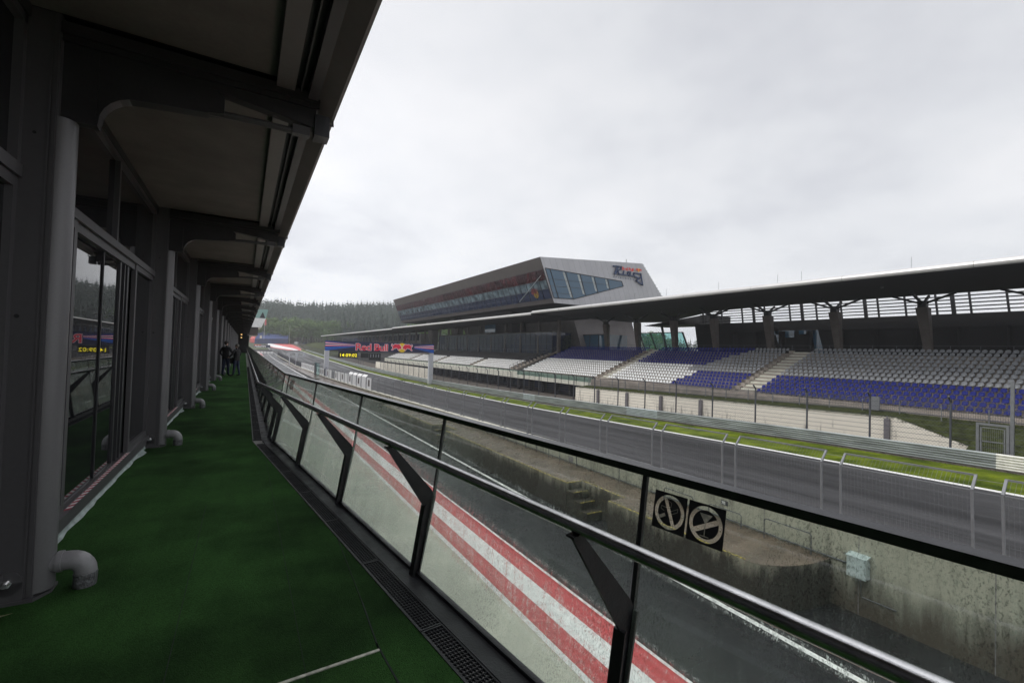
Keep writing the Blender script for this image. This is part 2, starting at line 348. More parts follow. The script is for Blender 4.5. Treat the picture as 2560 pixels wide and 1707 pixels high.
# trees
def leaf(name, c, c2):
    m, N, L, b = nodes(name); g = N.new('ShaderNodeTexCoord').outputs['Object']
    oi = N.new('ShaderNodeObjectInfo').outputs['Random']
    n = noise(N, L, g, .45, 4); c = ramp(N, L, n, [(.32, c), (.68, c2)])
    n2 = noise(N, L, g, .03, 3); c = mixc(N, L, .5, c, ramp(N, L, n2, [(.35, .45), (.65, 1.)]), 'MULTIPLY')
    c = mixc(N, L, .35, c, ramp(N, L, oi, [(0, .55), (1, 1.)]), 'MULTIPLY')
    L.new(c, b.inputs['Base Color']); b.inputs['Roughness'].default_value = .9; b.inputs['Specular IOR Level'].default_value = .15
    return m
mt['spruce'] = leaf('hazed_spruce_needles', (.048,.066,.056), (.082,.106,.082))  # lighter blue-grey: part of the hill's haze is mixed into the colour
mt['decid'] = leaf('broad_leaves', (.075,.135,.040), (.150,.225,.068))
mt['bark'] = M('bark', (.06,.045,.035), .9, bump=.6, bscale=20)
HAZE, ZEN, SKYS, SUNE, EXPO = .00036, 1.9, .127, 1.5, 0.0
# ================================================================ BALCONY AND PIT BUILDING
FL = -1.66                       # carpet level (eye level is 0)
KY = 8.95                        # where the balustrade bends
Bx, By = 1.115, 3.236
dn = Vector((-.1207,.9927,0)); nn_ = Vector((.9927,.1207,0))
K = Vector((Bx, By, 0)) + dn*((KY-By)/.9927)
mit = (nn_ + Vector((1,0,0)))/(1 + nn_.x)
def rail_pt(sec, t, u, z):
    """sec 0: angled near length (t metres from post 0 along it), sec 1: length parallel to the building (t metres past the bend)"""
    if sec == 0: p = Vector((Bx, By, 0)) + dn*t + nn_*u
    else: p = K + Vector((0,1,0))*t + Vector((1,0,0))*u
    return Vector((p.x, p.y, z))
def bend_pt(u, z): p = K + mit*u; return Vector((p.x, p.y, z))
T0, T1, YEND = -4.9, (KY-By)/.9927, 96.0
def along(mb, sections, prof, mi=0, closed=True):
    """sweep a (u,z) profile along the whole bent balustrade"""
    rings = [[rail_pt(0, T0, u, z) for u, z in prof], [bend_pt(u, z) for u, z in prof], [rail_pt(1, YEND-KY, u, z) for u, z in prof]]
    for a, b in zip(rings, rings[1:]): mb.hexa(a, b, mi)

# --- floor slab, carpet and seams
mb = MB()
fl = [(-1.31,-5.0), (rail_pt(0,T0,.06,0).x, rail_pt(0,T0,.06,0).y), (bend_pt(.06,0).x, bend_pt(.06,0).y), (K.x+.06, YEND), (-1.31, YEND)]
mb.hexa([(x, y, -2.1) for x, y in fl], [(x, y, FL-.012) for x, y in fl])
tag(mb.build('balcony_floor', mt['slab']), kind='structure')
mb = MB()
cf = [(-1.30,-5.0), tuple(rail_pt(0,T0,-.245,0))[:2], tuple(bend_pt(-.245,0))[:2], (K.x-.245, YEND), (-1.30, YEND)]
mb.hexa([(x, y, FL-.008) for x, y in cf], [(x, y, FL) for x, y in cf])
mb.bar((.12,2.50,FL+.002),(.70,2.535,FL+.002),.017,.006,mi=1)
mb.bar((.735,2.0,FL+.001),(.70,2.60,FL+.001),.010,.004,mi=2); mb.bar((.70,2.56,FL+.001),(.722,3.05,FL+.001),.008,.004,mi=2)
mb.bar((.722,3.05,FL+.001),(.765,4.5,FL+.001),.005,.003,mi=2); mb.bar((.742,1.6,FL+.001),(.735,2.0,FL+.001),.010,.004,mi=2)
mb.bar((-.28,5.6,FL+.001),(-.28,.6,FL+.001),.003,.002,mi=2); mb.bar((.33,1.5,FL+.001),(.30,30,FL+.001),.003,.002,mi=2)
tag(mb.build('artificial_turf', [mt['turf'], mt['joint'], mt['seam']]), kind='structure')
# puddle-dark patch where the drain pipe runs out
# --- drain gratings
def grate(L_):
    mb = MB()
    for s in (-.067, .067): mb.box(s-.008, s+.008, 0, L_, -.022, .004)
    for y in (0, L_): mb.box(-.067, .067, y-.006, y+.006, -.022, .005)
    n = int(L_/.030)
    for k in range(1, n): mb.box(-.060, .060, k*L_/n-.0022, k*L_/n+.0022, -.018, .002)
    for q in (-.040,-.020,0,.020,.040): mb.box(q-.0018, q+.0018, 0, L_, -.014, .0)
    return mb
first = None
spots = [(0, t) for t in [T0+.2+1.02*k for k in range(10)]] + [(1, .1+1.02*k) for k in range(28)]
GR = 'drain gratings along the foot of the glass balustrade'
for i, (sec, t) in enumerate(spots):
    if sec == 0 and t + 1.0 > T1 - .05: continue
    p = rail_pt(sec, t, -.168, FL+.001)
    if first is None:
        first = grate(1.0).build('drain_grating', mt['steel_dk']); g = first
    else: g = copy_tree(first)
    g.location = p; g.rotation_euler = (0, 0, math.atan2(.1207,.9927) if sec == 0 else 0)
    if sec == 0:
        k = max(0, int((t-T0)/1.02) - 2)
        tag(g, f'dark steel floor grating, {ORD[k]} from the camera along the angled balustrade' if k else 'dark steel floor grating nearest the camera at the balustrade foot', 'grating', GR)
    else: tag(g, 'narrow dark floor grating beside the far straight length of balustrade', 'grating', 'gratings along the far straight balustrade')
mb = MB()
along(mb, 0, [(-.242,FL-.03),(-.238,FL-.03),(-.238,FL+.004),(-.242,FL+.004)])
along(mb, 0, [(-.236,FL-.05),(-.10,FL-.05),(-.10,FL-.045),(-.236,FL-.045)])
along(mb, 0, [(-.098,FL-.03),(.055,FL-.03),(.055,FL+.035),(.02,FL+.035),(.02,FL+.012),(-.098,FL+.010)])
# --- balustrade
rail = thing('glass_balustrade', 'dark steel balustrade with wet outward-leaning glass panes and round handrail', 'balustrade', tuple(rail_pt(0,0,0,FL)))
def own(o, root):   # keep world position while parenting to an Empty that is not at the origin
    o.parent = root; o.matrix_parent_inverse = Matrix.Translation(root.location).inverted(); return o
own(mb.build('base_channel', mt['steel_dk']), rail)
mb = MB(); hz = -.67; hr = .026
mb.tube([rail_pt(0,T0,-.20,hz), bend_pt(-.20,hz), rail_pt(1,YEND-KY,-.20,hz)], hr, 20)
mt['handrail'] = M('wet_steel_handrail', (.50,.50,.50), .13, .97, var=.2, scale=14, bump=.12, bscale=420, rvar=.05)
own(mb.build('handrail', mt['handrail'], smooth=True), rail)
mb = MB()
along(mb, 0, [(.212,-.53),(.250,-.525),(.250,-.488),(.205,-.495)])
own(mb.build('cap_rail', mt['cap']), rail)
plate = [(-.0,FL+.01),(.040,FL+.01),(.155,-1.092),(.127,-1.042),(-.165,-.715),(-.236,-.697),(.066,-1.157)]
def post_mb(sec, t):
    mb = MB(); f = lambda u, z, s: rail_pt(sec, t+s, u, z)
    mb.prism(plate, f, -.008, .008)
    low = [(-.012,FL+.01),(.040,FL+.01),(.155,-1.09),(.070,-1.157)]
    mb.prism([(-.014,FL+.01),(-.002,FL+.01),(.078,-1.15),(.066,-1.157)], f, -.030, .030)
    mb.prism([(.030,FL+.01),(.042,FL+.01),(.157,-1.09),(.145,-1.09)], f, -.030, .030)
    mb.prism([(.143,-1.10),(.163,-1.10),(.236,-.53),(.218,-.53)], f, -.011, .011)
    mb.prism([(-.240,-.704),(-.160,-.704),(-.160,-.695),(-.240,-.695)], f, -.022, .022)
    return mb
def pane_mb(sec, ta, tb, bend=0):
    mb = MB(); lo = (.047, FL+.045); hi = (.233, -.533)
    def P(t, q, off):
        u = q[0] + off; return rail_pt(sec, t, u, q[1])
    mb.hexa([P(ta,lo,-.005),P(tb,lo,-.005),P(tb,lo,.005),P(ta,lo,.005)], [P(ta,hi,-.005),P(tb,hi,-.005),P(tb,hi,.005),P(ta,hi,.005)])
    return mb
ts0 = [-3.67,-1.83,0,1.835,3.69,5.46]
for t in ts0: own(post_mb(0, t).build('post', mt['steel_dk']), rail)
edges = [T0]+ts0+[T1]
for a, b in zip(edges, edges[1:]):
    if b-a < .1: continue
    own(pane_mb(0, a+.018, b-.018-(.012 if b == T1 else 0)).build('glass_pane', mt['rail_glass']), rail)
ts1 = [.25+1.84*k for k in range(34)]
for t in ts1: own(post_mb(1, t).build('post', mt['steel_dk']), rail)
ed1 = [.02]+ts1[0:]
for a, b in zip(ed1, ed1[1:]):
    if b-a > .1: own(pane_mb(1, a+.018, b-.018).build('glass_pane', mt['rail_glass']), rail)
mb = MB()   # panes of the far length, which no longer show one by one
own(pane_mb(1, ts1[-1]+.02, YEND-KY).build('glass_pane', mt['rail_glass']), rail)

# --- prohibition signs on the glass
def on_glass(sec, t0, z0):
    """local (x right of viewer on the balcony, y up the pane) -> world, just inside the pane"""
    sl = (.233-.047)/(-.533-(FL+.045)); nrm = math.hypot(1, sl)
    def f(x, y, off=0):
        zz = z0 + y/nrm; u = .047 + (zz-(FL+.045))*sl - .009 - off
        return rail_pt(sec, t0 - x, u, zz)
    return f
def ring(mb, f, cx, cy, r0, r1, off, mi, n=40):
    for k in range(n):
        a, b = 2*PI*k/n, 2*PI*(k+1)/n
        mb.quad(f(cx+r0*math.cos(a),cy+r0*math.sin(a),off), f(cx+r1*math.cos(a),cy+r1*math.sin(a),off), f(cx+r1*math.cos(b),cy+r1*math.sin(b),off), f(cx+r0*math.cos(b),cy+r0*math.sin(b),off), mi)
def line2(mb, f, p, q, w, off, mi):
    dx, dy = q[0]-p[0], q[1]-p[1]; l = math.hypot(dx, dy); x, y = -dy/l*w/2, dx/l*w/2
    mb.quad(f(p[0]+x,p[1]+y,off), f(q[0]+x,q[1]+y,off), f(q[0]-x,q[1]-y,off), f(p[0]-x,p[1]-y,off), mi)
mt['sign_film'] = M('black_sign_film', (.012,.012,.014), .5, var=.1)
mt['sign_clear'] = M('silver_sign_ring', (.60,.57,.47), .45, .1, var=.35, scale=40)
def sign(kind, sec, t0, z0, label, group, S=.152):
    f = on_glass(sec, t0, z0); h = S/2
    root = thing('no_smoking_sign' if kind == 'smoke' else 'no_drinks_sign', label, 'sign', tuple(f(0,0)), group)
    # black film with the ring and the slash left clear, so the view shows through them
    mb = MB(); n = 64; r1 = h*.90; r0 = h*.70; o = .001
    sq = lambda a: tuple(h*v/max(abs(math.cos(a)), abs(math.sin(a))) for v in (math.cos(a), math.sin(a)))
    for k in range(n):
        a, b = 2*PI*k/n, 2*PI*(k+1)/n
        pa, pb_ = sq(a), sq(b)
        mb.quad(f(r1*math.cos(a), r1*math.sin(a), o), f(*pa, o), f(*pb_, o), f(r1*math.cos(b), r1*math.sin(b), o))
    p, q, wd = ((-.30*h,.70*h), (.32*h,-.70*h), .10*h) if kind == 'smoke' else ((.66*h,.30*h), (-.62*h,-.42*h), .125*h)
    d = Vector((q[0]-p[0], q[1]-p[1])).normalized(); nv = Vector((-d.y, d.x)); m0 = Vector(((p[0]+q[0])/2, (p[1]+q[1])/2)).dot(nv)
    for sg in (1, -1):
        pts_ = []
        for k in range(97):
            a = 2*PI*k/96; c = Vector((r0*math.cos(a), r0*math.sin(a)))
            s_ = (c.dot(nv)-m0)*sg
            if s_ < wd: c = c + nv*sg*(wd-s_)
            if c.length <= r0*1.001: pts_.append(tuple(c))
        uq = []
        for c in pts_:
            if not uq or (Vector(c)-Vector(uq[-1])).length > 1e-4: uq.append(c)
        cen = (sum(c[0] for c in uq)/len(uq), sum(c[1] for c in uq)/len(uq)); uq.sort(key=lambda c: math.atan2(c[1]-cen[1], c[0]-cen[0]))
        mb.add([f(*c, o) for c in uq], [tuple(range(len(uq)))])
    own(mb.build('plate', mt['sign_film']), root)
    mb = MB(); o = .0028
    if kind == 'smoke':
        a = [(-.55*h,-.30*h),(-.20*h,-.12*h)]
        line2(mb, f, (-.56*h,-.36*h), (-.22*h,-.16*h), .17*h, o, 0)
        for s in (-.09, .09): line2(mb, f, (.02*h,(-.06+s)*h), (.50*h,(.22+s)*h), .022*h, o, 0)
        line2(mb, f, (.50*h,.13*h), (.50*h,.31*h), .022*h, o, 0)
        pts = [(-.30*h,.02*h),(-.52*h,.10*h),(-.50*h,.25*h),(-.20*h,.22*h),(.08*h,.30*h),(.10*h,.52*h),(-.12*h,.62*h)]
        for p, q in zip(pts, pts[1:]): line2(mb, f, p, q, .022*h, o, 0)
    else:
        mb.add([f(-.34*h,.52*h,o), f(.34*h,.52*h,o), f(.02*h,.06*h,o), f(-.02*h,.06*h,o)], [(0,1,2,3)])
        line2(mb, f, (0,.08*h), (0,-.56*h), .045*h, o, 0); line2(mb, f, (-.24*h,-.58*h), (.24*h,-.58*h), .05*h, o, 0)
    own(mb.build('pictogram', mt['sign_clear']), root)
sign('smoke', 0, -1.965, -.650, 'square black no smoking sign on the nearest glass pane', None)
sign('drink', 0, -2.125, -.650, 'square black sign with crossed-out cocktail glass on nearest pane', None)
sign('smoke', 0, 5.22, -.655, 'small distant no smoking sign on the glass near the bend', None)
sign('drink', 0, 5.06, -.655, 'small distant crossed-out drinks sign on the glass near the bend', None)

# --- pit building
pb = thing('pit_building', 'long dark pit building with aluminium columns, glass doors and deep canopy', 'building', (-1.3, 4.1, FL))
GX = -1.30; NB = 19; BS = 4.93; BY0 = 4.12
def col_mb(y):
    mb = MB()
    mb.box(-1.36, -1.10, y-.10, y+.10, FL, 2.1)                    # web cladding
    mb.box(-1.125, -1.105, y-.106, y+.106, FL+.03, 2.1)            # edge strips
    mb.box(-1.145, -1.135, y-.104, y+.104, FL+.03, 2.1)
    return mb
def nose_mb(y):
    mb = MB(); prof = [(-1.105, -.095)] + [(-1.105+.085*math.cos(a), .095*math.sin(a)) for a in [R(-80+16*k) for k in range(11)]] + [(-1.105, .095)]
    mb.prism(prof, lambda u, v, z: (u, y+v, z), FL+.035, 1.44)
    return mb
def plug_mb(y):
    mb = MB(); mb.tube([(-1.235,y-.104,.13),(-1.235,y-.099,.13)], .013, 10); mb.tube([(-1.2,y-.104,1.30),(-1.2,y-.099,1.30)], .010, 8)
    return mb
def base_mb(y):
    mb = MB()
    p = [(-1.38,-.125),(-1.09,-.125),(-1.03,-.02),(-1.03,.10),(-1.09,.125),(-1.38,.125)]
    mb.prism(p, lambda u, v, z: (u, y+v, z), FL, FL+.02)
    mb.tube([(-1.11,y-.085,FL+.02),(-1.11,y-.085,FL+.034)], .014, 6)
    return mb
def disc_mb(y):
    mb = MB()
    mb.tube([(-1.215,y-.112,FL+.13),(-1.215,y-.10,FL+.13)], .075, 20); mb.box(-1.29,-1.14,y-.112,y-.10,FL+.02,FL+.13)
    return mb
def bolt_mb(y):
    mb = MB(); mb.tube([(-1.215,y-.150,FL+.135),(-1.215,y-.112,FL+.135)], .015, 10)
    mb.tube([(-1.215,y-.122,FL+.135),(-1.215,y-.112,FL+.135)], .028, 6); return mb
def elbow_mb(y):
    mb = MB(); zc = FL+.185; r = .060
    pts = [(-1.06,y,zc),(-.98,y,zc)]
    for k in range(0, 7):
        a = R(90-15*k); pts.append((-.955+.085*math.cos(a), y, zc-.085+.085*math.sin(a)))
    pts.append((-.870, y, FL+.075))
    mb.tube(pts, r, 18)
    mb.tube([(-1.012,y,zc),(-.985,y,zc)], r+.008, 18)
    return mb
def tape_mb(y):
    mb = MB(); z = FL+.002
    mb.tube([(-.872,y,z),(-.872,y,z+.03),(-.870,y,z+.055),(-.871,y,z+.088)], [.061,.0635,.0625,.0645], 18); return mb
def beam_mb(y):
    mb = MB(); f = lambda x, z, s: (x, y+s, z)
    arc = [(-.70+.22*math.cos(a), 1.465+.22*math.sin(a)) for a in [R(180-15*k) for k in range(7)]]
    arc = [(-.925,1.44)] + arc + [(-.30,1.72)]
    gus = [(-1.10,1.44)] + arc + [(-.22,1.735),(-.22,1.84),(-.85,1.96),(-1.10,1.97)]
    # gusset plate, split into convex bits
    mb.prism([(-1.10,1.44),(-.925,1.44),(-.92,1.97),(-1.10,1.97)], f, -.045, .045)
    for p, q in zip(arc[1:], arc[2:]): mb.prism([p, q, (q[0],1.955),(p[0],1.955)], f, -.045, .045)
    mb.prism([(-.30,1.72),(-.20,1.735),(-.20,1.85),(-.30,1.955)], f, -.045, .045)
    # flange along the arc
    for p, q in zip(arc, arc[1:]): mb.bar(f(p[0],p[1],0), f(q[0],q[1],0), .10, .014, up=(0,0,1))
    # tapered upper beam and its flanges
    mb.prism([(-.30,1.90),(.12,1.845),(.44,1.80),(.44,1.95),(-.30,1.95)], f, -.05, .05)
    mb.box(-1.10, .46, y-.08, y+.08, 1.95, 1.985)
    mb.box(-1.10, .46, y-.11, y+.11, 1.985, 2.06)
    return mb
def rod_mb(y):
    mb = MB(); mb.tube([(-.86,y,1.70),(-.5,y,1.735),(.02,y,1.755),(.36,y,1.752)], .026, 10); mb.box(.27,.40,y-.035,y+.035,1.728,1.80); return mb
def end_mb(y):
    mb = MB(); mb.box(.43, .545, y-.075, y+.075, 1.735, 1.905)
    mb.prism([(.575,2.06),(.59,2.06),(.60,1.915),(.50,1.905),(.50,1.918),(.588,1.927)], lambda x, z, s: (x, y+s, z), .09, .105)
    mb.box(.585,.605,y+.09,y+.155,2.03,2.045); mb.bar((.590,y+.098,1.935),(.604,y+.150,2.04),.008); return mb
# window bay (local y from column centre): frames, panes, sills
def frame_mb(y):
    mb = MB(); w = BS
    xa, xb = GX-.01, GX+.045
    for a, b in ((.10,.15),(2.40,2.46),(w-.15,w-.10)): mb.box(xa, xb, y+a, y+b, 1.08, 2.05)       # upper mullions
    mb.box(xa, xb+.012, y+.10, y+w-.10, 1.00, 1.08)                                              # transom
    mb.box(xa, xb, y+.10, y+w-.10, 1.97, 2.06)
    for a, b in ((.10,.14),(1.02,1.10),(3.52,3.60),(w-.16,w-.10)): mb.box(xa, xb-.008, y+a, y+b, -1.46, 1.0)
    for a, b in ((1.10,3.52),): mb.box(xa, xb-.02, y+a, y+b, .92, 1.0)
    mb.box(xa, xb-.008, y+3.60, y+w-.16, -1.46, -1.38); mb.box(xa, xb-.008, y+.14, y+1.02, -1.46, -1.38)
    mb.box(xa, xb-.008, y+3.60, y+w-.16, .93, 1.0); mb.box(xa, xb-.008, y+.14, y+1.02, .93, 1.0)
    return mb
def door_mb(y):
    mb = MB(); xa, xb = GX-.03, GX+.012
    mb.box(GX-.005, GX+.006, y+2.115, y+2.135, -1.43, .92)
    for a, b in ((2.80,2.86),(3.02,3.06),(3.18,3.25)): mb.box(xa, xb, y+a, y+b, -1.45, .92)
    mb.box(xa, xb, y+1.10, y+2.84, -1.47, -1.43)
    return mb
def glass_mb(y):
    mb = MB(); w = BS
    for a, b, z0, z1, x in ((.15,2.40,1.08,1.97,0),(2.46,w-.15,1.08,1.97,0),(.14,1.02,-1.38,.93,0),(1.10,2.12,-1.43,.92,-.006),(2.13,2.80,-1.43,.92,-.004),(3.60,w-.16,-1.38,.93,0)):
        mb.box(GX-.012+x, GX-.002+x, y+a, y+b, z0, z1)
    return mb
def sill_mb(y):
    mb = MB(); w = BS
    mb.box(GX-.05, GX+.07, y+.10, y+w-.10, -1.53, -1.46)
    mb.box(GX-.05, GX+.045, y+.10, y+w-.10, -1.60, -1.53)
    return mb
def tapestrip_mb(y):
    mb = MB(); n = 44; a, b = 1.12, 3.50
    for k in range(n):
        s = a+(b-a)*k/n; e = a+(b-a)*(k+1)/n; sk = .035
        mb.quad((GX+.030,y+s,-1.4575),(GX+.066,y+s+sk,-1.4575),(GX+.066,y+e+sk,-1.4575),(GX+.030,y+e,-1.4575), k % 2)
    return mb
def memb_mb(y):
    mb = MB(); w = BS; n = 26; rr = random.Random(5)
    prev = None
    for k in range(n+1):
        s = y+.11+(w-.22)*k/n; j = rr.uniform(-.008,.014) + (.05 if k in (23,24) else 0)
        cur = [(GX+.03, s, -1.60), (GX+.035, s, -1.64), (GX+.05+j, s, FL+.004)]
        if prev:
            for q in range(2): mb.quad(prev[q], prev[q+1], cur[q+1], cur[q])
        prev = cur
    return mb
def soffit_mb(y):
    mb = MB(); mb.box(-1.33, .14, y+.11, y+BS-.11, 2.10, 2.13)
    mb.box(-1.33,-1.24,y+.11,y+BS-.11,2.02,2.10,1); return mb
def gutter_mb(y):
    mb = MB()
    mb.box(.14, .27, y+.08, y+BS-.08, 2.03, 2.13, 1)
    mb.box(.27, .37, y+.08, y+BS-.08, 2.09, 2.13, 2)
    mb.box(.315, .325, y+.08, y+BS-.08, 2.04, 2.09, 0)
    mb.box(.37, .445, y+.08, y+BS-.08, 2.00, 2.13, 0)
    return mb
def fascia_mb(y):
    mb = MB(); f = lambda x, z, t: (x, t, z)
    mb.prism([(.445,2.02),(.575,1.955),(.60,1.965),(.60,2.20),(.445,2.20)], f, y+.0, y+BS)
    mb.box(.60,.612,y,y+BS,2.03,2.22); return mb
protos = {}
def part(name, fn, mats, k, parent=pb, smooth=False):
    """first use builds the mesh at bay 0, later uses copy it along the building"""
    key = (fn.__name__)
    if key not in protos:
        o = fn(BY0).build(name, mats, smooth=smooth); protos[key] = o; C.objects.unlink(o)
    o = protos[key].copy(); C.objects.link(o); o.name = name
    o.parent = parent; o.location = (0, k*BS, 0)
    if parent is pb: o.matrix_parent_inverse = Matrix.Translation(pb.location).inverted()
    else: o.location = (0,0,0)
    return o
for k in range(-1, NB):
    c = part('column', col_mb, mt['alu'], k)
    n = part('downpipe_cover', nose_mb, mt['alu_lt'], k, c, True)
    part('base_plate', base_mb, mt['alu'], k, c); part('pivot_plate', disc_mb, mt['alu'], k, c)
    part('plug', plug_mb, mt['black'], k, c)
    part('bolt', bolt_mb, mt['chrome'], k, c)
    e = part('drain_elbow', elbow_mb, mt['pvc'], k, c, True); part('taped_spout', tape_mb, mt['tape'], k, c, True)
    b = part('canopy_beam', beam_mb, mt['beam'], k); part('tie_rod', rod_mb, mt['gutter'], k, b, True); part('end_block', end_mb, mt['steel_dk'], k, b)
    w = part('window_frame', frame_mb, mt['alu'], k); part('pane', glass_mb, mt['pane'], k, w); part('sliding_door', door_mb, mt['alu_dk'], k, w)
    s = part('sill', sill_mb, mt['alu'], k); part('warning_tape', tapestrip_mb, [mt['red'], mt['white']], k, s); part('sealing_membrane', memb_mb, mt['membrane'], k, s)
    part('soffit_panel', soffit_mb, [mt['soffit'], mt['beam']], k)
    part('gutter', gutter_mb, [mt['gutter'], mt['fascia'], mt['black']], k); part('fascia', fascia_mb, mt['fascia'], k)
mb = MB()   # rooms behind, roof and the dark end of the gallery
mb.box(-8, GX-.03, -6, YEND+4, -6.2, FL-.02); mb.box(-8, -2.4, -6, YEND+4, FL, 2.2); mb.box(-8, .60, -6, YEND+4, 2.2, 2.42)
mb.box(GX-.05,GX-.03,-6,YEND+4,FL,2.1)
own(mb.build('wall', mt['room']), pb)
mb = MB(); mb.box(-1.4, .62, YEND-1, YEND+3, FL, 2.2); own(mb.build('end_wall', mt['black']), pb)
for i, z in enumerate((1.45, .95)):
    l = MB(); l.box(-.62,-.42,88,88.05,z,z+.10); own(l.build('ceiling_lamp', mt['lamp']), pb)
# glazed bay that juts out at the far end of the pit building
gb = thing('glazed_bay', 'white box with teal glass top jutting out beyond the canopy', 'oriel', (1.3, 90, 1.5))
mb = MB(); f = lambda x, z, t: (x, t, z)
mb.prism([(.3,2.9),(2.40,2.9),(2.99,4.49),(.3,4.49)], f, 90, 104); own(mb.build('white_base', mt['white']), gb)
mb = MB(); mb.prism([(.3,4.49),(2.99,4.49),(3.33,6.05),(.3,6.0)], f, 90.02, 103.9); own(mb.build('glazing', mt['pane_mint']), gb)
mb = MB(); mb.prism([(2.0,4.52),(2.9,4.52),(2.5,5.6)], f, 89.98, 90.0); own(mb.build('blind', mt['alu_dk']), gb)
mb = MB(); mb.box(.3,1.9,91,104,1.5,2.9); own(mb.build('soffit_box', mt['clad_dk']), gb)
# a fallen leaf by the first column
mb = MB(); mb.add([(-1.26,3.78,FL+.012),(-1.22,3.76,FL+.04),(-1.12,3.82,FL+.03),(-1.19,3.87,FL+.006),(-1.20,3.82,FL+.014)], [(0,1,4),(1,2,4),(2,3,4),(3,0,4)])
mt['leaf'] = M('yellowed_leaf', (.40,.36,.20), .6, var=.3, scale=30)
tag(mb.build('fallen_leaf', mt['leaf']), 'small pale fallen leaf on the carpet beside the nearest column', 'leaf')

# --- two people standing on the carpet
def person(x, y, face, label, spec):
    """one skinned body; parts of its surface take skin, jacket, jeans or shoe material; hair is a child"""
    H = spec['h']; s = H/1.78
    V = []; E = []; Rr = []
    def v(p, r, parent=None):
        V.append((p[0]*s, p[1]*s, p[2]*s)); Rr.append((r*s, r*s if not isinstance(r, tuple) else r)); i = len(V)-1
        if parent is not None: E.append((parent, i))
        return i
    pel = v((0,0,.98), .155); ab = v((0,.0,1.12), .155, pel); ch = v((0,.0,1.32), .165, ab); nk0 = v((0,-.01,1.46), .085, ch)
    nk = v((0,.01,1.53), .058, nk0); hd = v((0,.02,1.62), .088, nk); hd2 = v((0,.015,1.70), .080, hd); v((0,.01,1.745), .045, hd2)
    nose = v((0,.115,1.625), .018, hd)
    for sgn, arm, leg in ((-1, spec['armL'], spec['legL']), (1, spec['armR'], spec['legR'])):
        sh = v((sgn*.17,-.01,1.43), .072, ch); el = v(arm[0], .052, sh); wr = v(arm[1], .036, el)
        d = Vector(arm[1])-Vector(arm[0]); d.normalize(); side = d.cross(Vector((0,1,0))); 
        side = side.normalized() if side.length > .1 else Vector((1,0,0))
        pm = v(Vector(arm[1])+d*.07, .034, wr)
        for q, ln in ((-.027,.065),(-.009,.078),(.009,.074),(.027,.058)):
            k = v(Vector(arm[1])+d*.10+side*q, .010, pm); k2 = v(Vector(arm[1])+d*(.10+ln*.55)+side*q+Vector((0,.008,0)), .009, k); v(Vector(arm[1])+d*(.10+ln)+side*q+Vector((0,.022,0)), .008, k2)
        th = v(Vector(arm[1])+d*.045+Vector((0,.04,0)), .012, wr); v(Vector(arm[1])+d*.085+Vector((0,.062,0)), .010, th)
        hp = v((sgn*.10,0,.90), .105, pel); kn = v(leg[0], .070, hp); an = v(leg[1], .048, kn); 
        ft = v((leg[1][0]+sgn*.015, leg[1][1]+.11, .045), .042, an); v((leg[1][0]+sgn*.02, leg[1][1]+.19, .035), .034, ft)
    me = bpy.data.meshes.new('person'); me.from_pydata(V, E, [])
    o = bpy.data.objects.new('person', me); C.objects.link(o)
    md = o.modifiers.new('Skin', 'SKIN'); md.use_smooth_shade = True; md.branch_smoothing = .6
    for i, q in enumerate(me.skin_vertices[0].data): q.radius = (Rr[i][0], Rr[i][0])
    me.skin_vertices[0].data[0].use_root = True
    sb = o.modifiers.new('Sub', 'SUBSURF'); sb.levels = 2; sb.render_levels = 2
    dg = bpy.context.evaluated_depsgraph_get(); m2 = bpy.data.meshes.new_from_object(o.evaluated_get(dg))
    o.modifiers.clear(); o.data = m2; m2.materials.clear()
    for k in ('skin','jacket','jeans','shoe'): m2.materials.append(mt[k])
    wr = [Vector(a[1])*s for a in (spec['armL'], spec['armR'])]; el = [Vector(a[0])*s for a in (spec['armL'], spec['armR'])]
    for p in m2.polygons:
        c = p.center; z = c.z/s
        k = 1
        if z > 1.525 and abs(c.x) < .16: k = 0
        elif z < .095: k = 3
        elif z < .86 and abs(c.x) < .24 and all((c-w).length > .16*s for w in wr): k = 2
        for w, e in zip(wr, el):
            if (c-w).dot((w-e).normalized()) > .015 and (c-w).length < .24*s: k = 0
        p.material_index = k; p.use_smooth = True
    o.location = (x, y, FL+.003); o.rotation_euler = (0, 0, face)
    tag(o, label, 'person')
    # hair, eyes
    bm = bmesh.new(); bmesh.ops.create_uvsphere(bm, u_segments=18, v_segments=12, radius=.099*s)
    for q in list(bm.verts):
        if q.co.z < -.03*s and q.co.y > -.02*s or q.co.y > .055*s and q.co.z < .05*s: bm.verts.remove(q)
        else: q.co.x *= .95; q.co.z *= 1.05
    hm = bpy.data.meshes.new('hair'); bm.to_mesh(hm); bm.free(); hm.materials.append(mt[spec['hair']])
    for p in hm.polygons: p.use_smooth = True
    h = bpy.data.objects.new('hair', hm); C.objects.link(h); h.parent = o; h.location = (0, -.004*s, 1.655*s)
    mb = MB()
    for sx in (-.034,.034): mb.tube([(sx*s,.098*s,1.655*s),(sx*s,.106*s,1.655*s)], .009*s, 8)
    mb.build('eyes', mt['black'], o)
    mb = MB()    # jacket hem and collar
    for z, rx, ry in ((.86,.185,.145),):
        mb.tube([(0,0,(z-.0)*s),(0,0,(z+.16)*s)], [.19*s,.175*s], 16)
    for q in range(len(mb.v)): x_, y_, z_ = mb.v[q]; mb.v[q] = (x_, y_*.78, z_)
    mb.build('jacket_hem', mt['jacket'], o, smooth=True)
    return o
person(-.80, 27.2, R(-35), 'person in black hooded jacket and jeans nearest the columns, seen from behind',
       dict(h=1.80, armL=((-.27,-.06,1.17),(-.24,.10,.97)), armR=((.30,.02,1.18),(.34,.20,1.02)), legL=((-.11,.02,.50),(-.12,-.04,.09)), legR=((.11,.04,.50),(.14,.02,.09)), hair='hair'))
